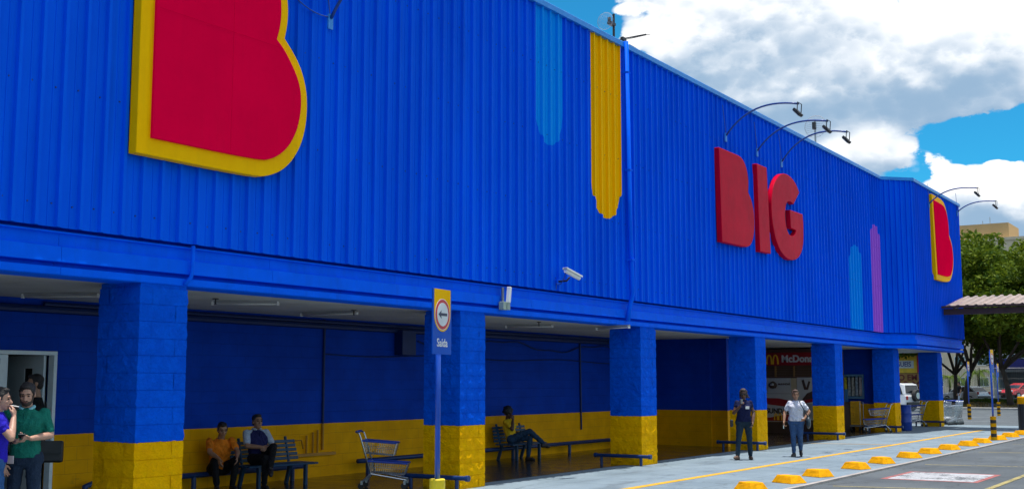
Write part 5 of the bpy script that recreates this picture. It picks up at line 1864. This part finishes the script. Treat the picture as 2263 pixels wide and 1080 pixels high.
# ------------------------------------------------------------------ cars
def car(loc, rz, label, paint, suv=False):
    """length along local y (nose at +y), origin on the ground"""
    t = thing('parked_car', label, 'car', loc, rz, 'parked cars')
    L, W = 4.1, 0.86
    glass = mat('car_glass', (0.015, 0.02, 0.025), 0.06, var=0)
    if suv:
        low = [(-2.0, 0.42), (-2.02, 0.95), (-1.95, 1.02), (0.75, 1.05), (1.95, 0.98), (2.05, 0.80), (2.05, 0.42)]
        cab = [(-1.95, 1.02), (-1.82, 1.66), (-1.5, 1.74), (0.05, 1.72), (0.85, 1.05)]
    else:
        low = [(-2.0, 0.36), (-2.06, 0.62), (-1.98, 0.92), (-1.5, 0.98), (0.8, 0.95), (1.75, 0.80), (2.05, 0.60), (2.05, 0.36)]
        cab = [(-1.75, 0.97), (-1.35, 1.34), (-0.75, 1.47), (0.05, 1.46), (0.55, 1.30), (1.15, 0.92)]

    def shell(poly, w0, w1, z0, z1):
        m = MB()
        n = len(poly)
        for s_ in (-1, 1):
            for (yy, zz) in poly:
                f = (zz - z0) / max(1e-6, z1 - z0)
                m.v.append((s_ * (w0 + (w1 - w0) * f), yy, zz))
        m.f = [tuple(range(n)), tuple(range(2 * n - 1, n - 1, -1))] + [(i, n + i, n + (i + 1) % n, (i + 1) % n) for i in range(n)]
        return m
    zs = [p[1] for p in low]
    part('body', shell(low, W, W - 0.06, min(zs), max(zs)), paint, t, local=True, bevel=0.07, seg=3, smooth=False)
    zc = [p[1] for p in cab]
    cb = part('cabin', shell(cab, W - 0.06, W - 0.20, min(zc), max(zc)), paint, t, local=True, bevel=0.05, seg=3)
    ins = [(p[0] * 0.90 - 0.02, min(zc) + 0.05 + (p[1] - min(zc)) * 0.74) for p in cab]
    zi = [p[1] for p in ins]
    ww = lambda z: W - 0.06 - 0.14 * (z - min(zc)) / (max(zc) - min(zc))
    mid = 0.5 * (ins[0][0] + ins[-1][0]) + 0.1
    for s_ in (-1, 1):
        for (a, b) in ((ins[0][0], mid - 0.05), (mid + 0.05, ins[-1][0])):
            # side windows clipped between a and b
            def ztop(yy):
                for (p, q) in zip(ins, ins[1:]):
                    if p[0] <= yy <= q[0]:
                        return p[1] + (q[1] - p[1]) * (yy - p[0]) / max(1e-6, q[0] - p[0])
                return min(zi)
            ys = [a + (b - a) * i / 6 for i in range(7)]
            pl = [(yy, min(zi)) for yy in ys] + [(yy, max(min(zi) + 0.01, ztop(yy))) for yy in reversed(ys)]
            m = MB()
            for d in (0.012, -0.02):
                m.v += [(s_ * (ww(zz) + d), yy, zz) for (yy, zz) in pl]
            n = len(pl)
            m.f = [tuple(range(n)), tuple(range(2 * n - 1, n - 1, -1))] + [(i, (i + 1) % n, n + (i + 1) % n, n + i) for i in range(n)]
            part('window', m, glass, cb, local=True)
    for (p, q, nm) in ((cab[0], cab[1], 'rear_window'), (cab[-1], cab[-2], 'windscreen')):
        a, b = Vector((0, p[0], p[1])).lerp(Vector((0, q[0], q[1])), 0.15), Vector((0, p[0], p[1])).lerp(Vector((0, q[0], q[1])), 0.92)
        o_ = Vector((0, math.copysign(0.015, p[0] - q[0]), 0.012))
        wa, wb = ww(a.z) - 0.08, ww(b.z) - 0.08
        m = MB().add([(-wa, a.y, a.z) + o_ if False else tuple(Vector((-wa, a.y, a.z)) + o_), tuple(Vector((wa, a.y, a.z)) + o_), tuple(Vector((wb, b.y, b.z)) + o_), tuple(Vector((-wb, b.y, b.z)) + o_),
                      tuple(Vector((-wa, a.y, a.z)) - o_), tuple(Vector((wa, a.y, a.z)) - o_), tuple(Vector((wb, b.y, b.z)) - o_), tuple(Vector((-wb, b.y, b.z)) - o_)],
                     [(0, 1, 2, 3), (7, 6, 5, 4), (0, 4, 5, 1), (1, 5, 6, 2), (2, 6, 7, 3), (3, 7, 4, 0)])
        part(nm, m, glass, cb, local=True)
    for s_ in (-1, 1):
        for yy in (-1.28, 1.28):
            r_ = 0.34 if suv else 0.31
            wh = part('wheel', MB().tube([(s_ * (W - 0.20), yy, r_), (s_ * (W + 0.015), yy, r_)], r_, 20), M_RUBBER, t, local=True)
            part('rim', MB().tube([(s_ * (W + 0.012), yy, r_), (s_ * (W + 0.028), yy, r_)], r_ * 0.62, 14), M_CHROME, wh, local=True)
        part('headlight', MB().cbox((s_ * 0.62, 2.0, 0.72), (0.32, 0.16, 0.16)), M_WHITE, t, local=True, bevel=0.03)
        part('tail_light', MB().cbox((s_ * 0.70, -1.99, 0.84), (0.20, 0.12, 0.24)), mat('tail_red', (0.45, 0.01, 0.01), 0.25), t, local=True, bevel=0.03)
        part('mirror', MB().cbox((s_ * (W + 0.06), 0.72, 1.02), (0.16, 0.10, 0.12)), paint, t, local=True, bevel=0.03)
    part('bumper', MB().cbox((0, -2.03, 0.50), (1.5, 0.14, 0.18)), M_DARK, t, local=True, bevel=0.03)
    part('bumper', MB().cbox((0, 2.03, 0.48), (1.5, 0.14, 0.18)), M_DARK, t, local=True, bevel=0.03)
    if suv:
        sp = part('spare_wheel', MB().tube([(0.1, -2.03, 0.98), (0.1, -2.25, 0.98)], 0.36, 20), M_RUBBER, t, local=True)
        part('rim', MB().tube([(0.1, -2.24, 0.98), (0.1, -2.27, 0.98)], 0.20, 14), M_CHROME, sp, local=True)
    return t


P_SILV = mat('silver_car_paint', (0.52, 0.54, 0.55), 0.25, metal=0.4, var=0.03, coat=0.6)
P_RED = mat('red_car_paint', (0.48, 0.012, 0.016), 0.25, var=0.03, coat=0.6)
P_WHITE = mat('white_car_paint', (0.72, 0.73, 0.74), 0.25, var=0.03, coat=0.6)
P_DARK = mat('dark_car_paint', (0.03, 0.035, 0.04), 0.25, var=0.03, coat=0.6)
car((-23.1, 109.9, 0.0), R(60), 'silver hatchback parked behind the trees left of the striped posts', P_SILV)
car((-20.2, 119.5, 0.25), R(150), 'red car parked at the right edge under the blue awning', P_RED)
car((-20.75, 75.9, -0.03), R(70), 'white off-roader with a spare wheel on its back seen past the sixth column', P_WHITE, True)
car((-27.6, 109.0, 0.0), R(60), 'pale car behind the nested carts', P_WHITE)

# ------------------------------------------------------------------ trees
M_BARK = mat('bark', (0.055, 0.040, 0.030), 0.9, var=0.35, vscale=2.5, bump=1.0, bscale=9, bdist=0.06)


def leaf_material(name, a, b):
    mt = bpy.data.materials.new(name)
    mt.use_nodes = True
    t = NT(mt.node_tree)
    bs = t.n['Principled BSDF']
    gi_ = t.node('ShaderNodeNewGeometry')
    n = t.noise(gi_.outputs['Position'], 0.6, 3, 0.6)
    f = t.m('ADD', t.m('MULTIPLY', gi_.outputs['Random Per Island'], 0.6), t.m('MULTIPLY', t.step(n, 0.35, 0.65), 0.4))
    colr = t.mix(f, a, b)
    t.put(bs.inputs['Base Color'], colr)
    bs.inputs['Roughness'].default_value = 0.6
    bs.inputs['Specular IOR Level'].default_value = 0.12
    tr = t.node('ShaderNodeBsdfTranslucent')
    t.put(tr.inputs['Color'], t.mix(0.5, colr, (0.16, 0.22, 0.01)))
    mx = t.node('ShaderNodeMixShader')
    mx.inputs[0].default_value = 0.28
    t.l.new(bs.outputs[0], mx.inputs[1])
    t.l.new(tr.outputs[0], mx.inputs[2])
    t.l.new(mx.outputs[0], t.n['Material Output'].inputs[0])
    return mt


LEAF = [leaf_material('ficus_leaves', (0.022, 0.075, 0.010), (0.15, 0.19, 0.010)), leaf_material('dark_leaves', (0.020, 0.070, 0.014), (0.13, 0.18, 0.014)), leaf_material('light_leaves', (0.05, 0.13, 0.02), (0.20, 0.27, 0.03))]


def leaf_cloud(centres, radii, per, size, seed, flat=0.8):
    """many small leaf blades spread through clumps; returns a mesh"""
    r = np.random.default_rng(seed)
    P = []
    for c, ra, n in zip(centres, radii, per):
        d = r.normal(size=(n, 3))
        d /= np.linalg.norm(d, axis=1)[:, None]
        rad = ra * (0.45 + 0.6 * r.random(n) ** 0.6)
        P.append(np.array(c) + d * rad[:, None] * np.array([1, 1, flat]))
    P = np.concatenate(P)
    n = len(P)
    # leaf blade: four points, a bent rhombus
    u = r.normal(size=(n, 3))
    u[:, 2] *= 0.5
    u /= np.linalg.norm(u, axis=1)[:, None]
    w = np.cross(u, r.normal(size=(n, 3)))
    w /= np.linalg.norm(w, axis=1)[:, None]
    s = size * (0.6 + 0.8 * r.random(n))[:, None]
    droop = np.array([0, 0, -0.12]) * s
    vs = np.stack([P - u * s * 0.5, P + w * s * 0.26, P + u * s * 0.5 + droop, P - w * s * 0.26], 1).reshape(-1, 3)
    me = bpy.data.meshes.new('crown')
    me.vertices.add(4 * n)
    me.vertices.foreach_set('co', vs.astype(np.float32).ravel())
    me.loops.add(4 * n)
    me.loops.foreach_set('vertex_index', np.arange(4 * n, dtype=np.int32))
    me.polygons.add(n)
    me.polygons.foreach_set('loop_start', np.arange(0, 4 * n, 4, dtype=np.int32))
    me.polygons.foreach_set('loop_total', np.full(n, 4, dtype=np.int32))
    me.update(calc_edges=True)
    me.validate()
    return me


def tree(loc, label, height, spread, trunk_h, r0, seed, leaf, clumps=70, leaves=260, size=0.34, lean=(0, 0)):
    r = random.Random(seed)
    t = thing('tree', label, 'tree', loc, 0, 'trees beyond the car park')
    top = Vector((lean[0], lean[1], trunk_h))
    base = [Vector((0, 0, -0.1)), Vector((lean[0] * 0.2 + r.uniform(-.1, .1), lean[1] * 0.2, trunk_h * 0.35)), Vector((lean[0] * 0.6, lean[1] * 0.6 + r.uniform(-.1, .1), trunk_h * 0.7)), top]
    part('trunk', MB().tube(base, [r0 * 1.35, r0, r0 * 0.85, r0 * 0.8], 10), M_BARK, t, local=True, smooth=True)
    cs, rs, pn = [], [], []
    nl = 7
    for i in range(nl):
        a = 2 * math.pi * i / nl + r.uniform(-.3, .3)
        reach = spread * r.uniform(0.45, 0.8)
        zt = trunk_h + (height - trunk_h) * r.uniform(0.35, 0.85)
        e = Vector((math.cos(a) * reach, math.sin(a) * reach, zt))
        mid = top.lerp(e, 0.45) + Vector((0, 0, (height - trunk_h) * r.uniform(-0.05, 0.12)))
        lb = part('limb', MB().tube([top - Vector((0, 0, 0.2)), top.lerp(mid, 0.5) + Vector((r.uniform(-.2, .2), r.uniform(-.2, .2), 0)), mid, e], [r0 * 0.62, r0 * 0.46, r0 * 0.32, r0 * 0.10], 8), M_BARK, t, local=True, smooth=True)
        tw = MB()
        for j in range(4):
            s = mid.lerp(e, r.uniform(0, 0.8))
            q = s + Vector((r.uniform(-1, 1), r.uniform(-1, 1), r.uniform(-0.1, 0.9))) * spread * 0.28
            tw.tube([s, s.lerp(q, 0.5) + Vector((0, 0, 0.15)), q], [r0 * 0.2, r0 * 0.13, r0 * 0.05], 6)
        part('twigs', tw, M_BARK, lb, local=True)
    cz = trunk_h + (height - trunk_h) * 0.52
    hz_ = (height - trunk_h) * 0.52
    for i in range(clumps):
        a = r.uniform(0, 2 * math.pi)
        el_ = math.asin(r.uniform(-0.75, 1.0))
        k = r.uniform(0.5, 0.96) if r.random() < 0.8 else r.uniform(0.95, 1.12)
        c = (math.cos(a) * math.cos(el_) * spread * k, math.sin(a) * math.cos(el_) * spread * k, cz + math.sin(el_) * hz_ * k)
        ra = spread * r.uniform(0.09, 0.23)
        cs.append(c)
        rs.append(ra)
        pn.append(int(leaves * (ra / (spread * 0.18)) ** 2))
    me = leaf_cloud(cs, rs, pn, size, seed)
    me.materials.append(leaf)
    link('crown', me, None, t)
    return t


tree((-20.3, 96.4, 0.05), 'large fig tree with a dark forked trunk left of the striped posts', 11.7, 6.7, 2.7, 0.21, 11, LEAF[0], 115, 300, 0.36, (0.5, 0))
tree((-16.4, 93.0, 0.05), 'broad dense tree at the right edge over the black bollard', 11.4, 6.9, 2.8, 0.20, 12, LEAF[0], 115, 300, 0.36, (-0.5, 0))
tree((-22.6, 104.0, 0.0), 'tree behind the end wall of the blue building', 12.2, 6.4, 2.6, 0.18, 13, LEAF[1], 125, 280, 0.36)
tree((-14.0, 104.0, 0.0), 'tall tree beyond the right edge behind the canopy', 11.6, 6.5, 3.2, 0.20, 14, LEAF[1], 80, 280, 0.36)
tree((-31.0, 118.0, 0.0), 'leafy tree behind the fence past the last column', 6.5, 3.2, 1.4, 0.14, 15, LEAF[2], 50, 220, 0.26)


def palm(loc, label, h, seed):
    r = random.Random(seed)
    t = thing('palm_tree', label, 'tree', loc, 0, 'palms behind the fence')
    part('trunk', MB().tube([(0, 0, 0), (0.05, 0, h * 0.5), (0, 0.05, h)], [0.16, 0.12, 0.10], 8), M_BARK, t, local=True, smooth=True)
    for i in range(22):
        a = r.uniform(0, 6.28)
        up_ = r.uniform(0.1, 1.2)
        L = r.uniform(1.5, 2.3)
        m = MB()
        pts = [Vector((math.cos(a) * L * s, math.sin(a) * L * s, h + L * (up_ * s - (0.5 + up_) * s * s))) for s in [k / 8 for k in range(9)]]
        m.tube(pts, [0.025 * (1 - k / 9) for k in range(9)], 5)
        side = Vector((-math.sin(a), math.cos(a), 0))
        for k in range(1, 9):
            for s_ in (-1, 1):
                for q in (0, 0.5):
                    b = pts[k] if q == 0 else pts[k].lerp(pts[k - 1], 0.5)
                    d_ = (pts[k] - pts[k - 1]).normalized()
                    e = b + side * s_ * 0.42 * (1 - abs(k / 8 - 0.45)) + d_ * 0.25 - Vector((0, 0, 0.16))
                    m.add([b + d_ * 0.03, e, b - d_ * 0.03, b + Vector((0, 0, 0.01))], [(0, 1, 2), (0, 3, 1), (2, 1, 3)])
        part('frond', m, LEAF[2], t, local=True)
    return t


palm((-24.3, 121.5, 0.0), 'bright green palm behind the fence between the two tree trunks', 2.6, 3)
palm((-27.3, 122.8, 0.0), 'pale green palm behind the silver hatchback', 2.2, 4)

# litter of dry leaves and low plants in the bed
r_ = np.random.default_rng(5)
cs = [(x, y, 0.12) for x, y in zip(r_.uniform(-34, 4, 220), r_.uniform(85, 103, 220))]
me = leaf_cloud(cs, [0.5] * 220, [30] * 220, 0.16, 77, 0.16)
me.materials.append(leaf_material('dry_leaves', (0.10, 0.06, 0.03), (0.20, 0.14, 0.06)))
o = link('leaf_litter', me)
o['kind'] = 'stuff'
tag(o, 'dry leaf litter on the shaded planting bed', 'leaves')
# low hedge
cs, rs = [], []
for i in range(120):
    cs.append((-34 + i * 0.26 + random.uniform(-.1, .1), 104.6 + random.uniform(-.2, .2), 0.22 + random.uniform(-.06, .08)))
    rs.append(0.26)
me = leaf_cloud(cs, rs, [70] * 120, 0.16, 21)
me.materials.append(LEAF[1])
o = link('hedge', me)
tag(o, 'low clipped hedge behind the tree trunks', 'hedge')

# ------------------------------------------------------------------ fence behind the trees
t = thing('mesh_fence', 'tall dark mesh fence with thin posts behind the trees', 'fence', (-24, 112.5, 0))
for i in range(9):
    x = -31 + i * 2.1
    part('post', MB().tube([(x, 112.2 + i * 0.35, 0), (x, 112.2 + i * 0.35, 3.1)], 0.045, 8), M_DARK, t)
    if i < 8:
        x1 = x + 2.1
        y0, y1 = 112.2 + i * 0.35, 112.2 + (i + 1) * 0.35
        w_ = MB()
        for z in (0.3, 1.2, 2.1, 3.05):
            w_.tube([(x, y0, z), (x1, y1, z)], 0.02 if z > 3 else 0.012, 4)
        for k in range(1, 14):
            f = k / 14
            w_.tube([(x + 2.1 * f, y0 + 0.35 * f, 0.1), (x + 2.1 * f, y0 + 0.35 * f, 3.05)], 0.008, 4)
        part('mesh_panel', w_, M_DARK, t)
t = thing('low_wall', 'low dark rail wall in front of the parked hatchback', 'wall', (-24, 108, 0))
part('coping', MB().box((-34, 106.4, 0.40), (-13, 106.7, 0.48)), M_CONC, t)
part('panel', MB().box((-34, 106.47, 0.0), (-13, 106.63, 0.40)), mat('wall_dark', (0.05, 0.055, 0.06), 0.8, var=0.3), t)

# ------------------------------------------------------------------ buildings behind
M_BEIGE = mat('beige_render', (0.50, 0.33, 0.15), 0.85, var=0.08, vscale=0.6, streak=0.2)
M_CREAM = mat('cream_render', (0.55, 0.47, 0.34), 0.85, var=0.08, vscale=0.6, streak=0.25)
M_GLASS = mat('window_glass', (0.04, 0.055, 0.065), 0.1, var=0.2, vscale=0.5)
t = thing('apartment_building', 'tall beige apartment block with a roof house above the trees', 'building', (-32, 180, 0), 0)
BX0, BX1, BY = -46.0, -14.0, 176.0
part('wall', MB().box((BX0, BY, 0), (BX1, BY + 16, 21.6)), M_CREAM, t)
rf = part('roof', MB().box((BX0 - 0.2, BY - 0.2, 21.6), (BX1 + 0.2, BY + 16.2, 22.0)), M_CREAM, t)
part('roof_house', MB().box((-42.0, BY + 1.0, 22.0), (-30.4, BY + 9, 24.2)), M_BEIGE, t)
part('antenna', MB().tube([(-33.2, BY + 3, 24.2), (-33.2, BY + 3, 25.4)], 0.05, 5).tube([(-34.2, BY + 3, 24.2), (-34.2, BY + 3, 24.9)], 0.05, 5).tube([(-40.6, BY + 3, 24.2), (-40.6, BY + 3, 28.5)], 0.03, 5), M_GREY, t)
for fl in range(7):
    for k in range(10):
        x = BX0 + 1.6 + k * 3.05
        z = 1.2 + fl * 2.95
        w_ = part('window', MB().box((x, BY - 0.06, z), (x + 1.5, BY - 0.003, z + 1.3)), M_WHITEPAINT, t)
        part('pane', MB().box((x + 0.08, BY - 0.08, z + 0.08), (x + 0.71, BY - 0.062, z + 1.22)).box((x + 0.79, BY - 0.08, z + 0.08), (x + 1.42, BY - 0.062, z + 1.22)), M_GLASS, w_)

t = thing('house', 'two-storey house with a navy awning band at the right edge', 'building', (-20, 130, 0))
hx0, hx1, hy = -23.9, -12.0, 127.0
part('wall', MB().box((hx0, hy, 2.8), (hx1, hy + 9, 6.2)).box((hx0, hy, 0), (hx0 + 0.5, hy + 9, 2.8)).box((hx1 - 0.5, hy, 0), (hx1, hy + 9, 2.8)).box((hx0 + 0.5, hy + 6, 0), (hx1 - 0.5, hy + 9, 2.8)), mat('grey_render', (0.36, 0.40, 0.44), 0.8, var=0.1), t)
part('awning', MB().box((hx0 - 0.1, hy - 1.6, 3.1), (hx1 + 0.1, hy - 0.003, 4.1)), mat('navy_fascia', (0.012, 0.016, 0.16), 0.5), t)
part('railing', MB().tube([(hx0, hy - 1.4, 4.65), (hx1, hy - 1.4, 4.65)], 0.035, 6), M_GREY, t)
for k in range(4):
    w_ = part('window', MB().box((hx0 + 0.8 + k * 2.7, hy - 0.07, 4.55), (hx0 + 2.4 + k * 2.7, hy - 0.003, 5.75)), M_WHITEPAINT, t)
    part('pane', MB().box((hx0 + 0.9 + k * 2.7, hy - 0.09, 4.65), (hx0 + 2.3 + k * 2.7, hy - 0.072, 5.65)), M_GLASS, w_)
rm = MB()
rm.prism([(hy - 0.6, 6.2), (hy + 4.5, 7.9), (hy + 9.6, 6.2)], 'yz', hx0 - 0.5, hx1 + 0.5)
part('roof', rm, mat('grey_tiles', (0.22, 0.27, 0.31), 0.8, var=0.25, vscale=3), t)

# workshop with painted boards seen between the last two columns
t = thing('workshop_building', 'brown workshop front with yellow sign and red numerals between the last columns', 'building', (-28, 104, 0))
wy = 104.0
part('wall', MB().box((-34, wy, 0), (-25.2, wy + 3, 5.0)), mat('ochre_wall', (0.30, 0.17, 0.06), 0.8, var=0.15, streak=0.3), t)
part('awning', MB().box((-34.1, wy - 1.2, 4.45), (-25.1, wy - 0.003, 4.85)), mat('blue_awning', (0.03, 0.12, 0.5), 0.5), t)
sb = part('sign_board', MB().box((-29.6, wy - 0.12, 2.58), (-25.7, wy - 0.003, 4.02)), mat('sign_lemon', (0.72, 0.52, 0.01), 0.45), t)
part('panel', MB().box((-29.4, wy - 0.14, 2.98), (-25.95, wy - 0.121, 3.62)), mat('sign_ice', (0.55, 0.66, 0.70), 0.45), sb)
lettering('lettering', 'ZA ALUGUEIS', 0.56, mat('sign_ink', (0.02, 0.05, 0.28), 0.5), sb, (-27.62, wy - 0.145, 3.29), (1, 0, 0), (0, 0, 1), 0.004, 0.012, 0.85)
part('side_board', MB().box((-25.68, wy - 0.10, 2.62), (-25.3, wy - 0.003, 4.0)), mat('board_red', (0.5, 0.02, 0.03), 0.5), sb)
pb = part('price_board', MB().box((-29.6, wy - 0.08, 1.05), (-25.25, wy - 0.003, 2.52)), mat('board_ochre', (0.34, 0.20, 0.05), 0.6, var=0.1), t)
lettering('lettering', 'TUDO EM', 0.68, mat('ink_maroon', (0.14, 0.012, 0.012), 0.6), pb, (-27.2, wy - 0.085, 2.16), (1, 0, 0), (0, 0, 1), 0.004, 0.02)
lettering('lettering', '10 X', 0.98, MATS['ink_maroon'], pb, (-26.45, wy - 0.085, 1.46), (1, 0, 0), (0, 0, 1), 0.004, 0.03)
part('opening', MB().box((-33, wy - 0.02, 0.02), (-25.3, wy - 0.002, 1.0)), M_DARK, t)
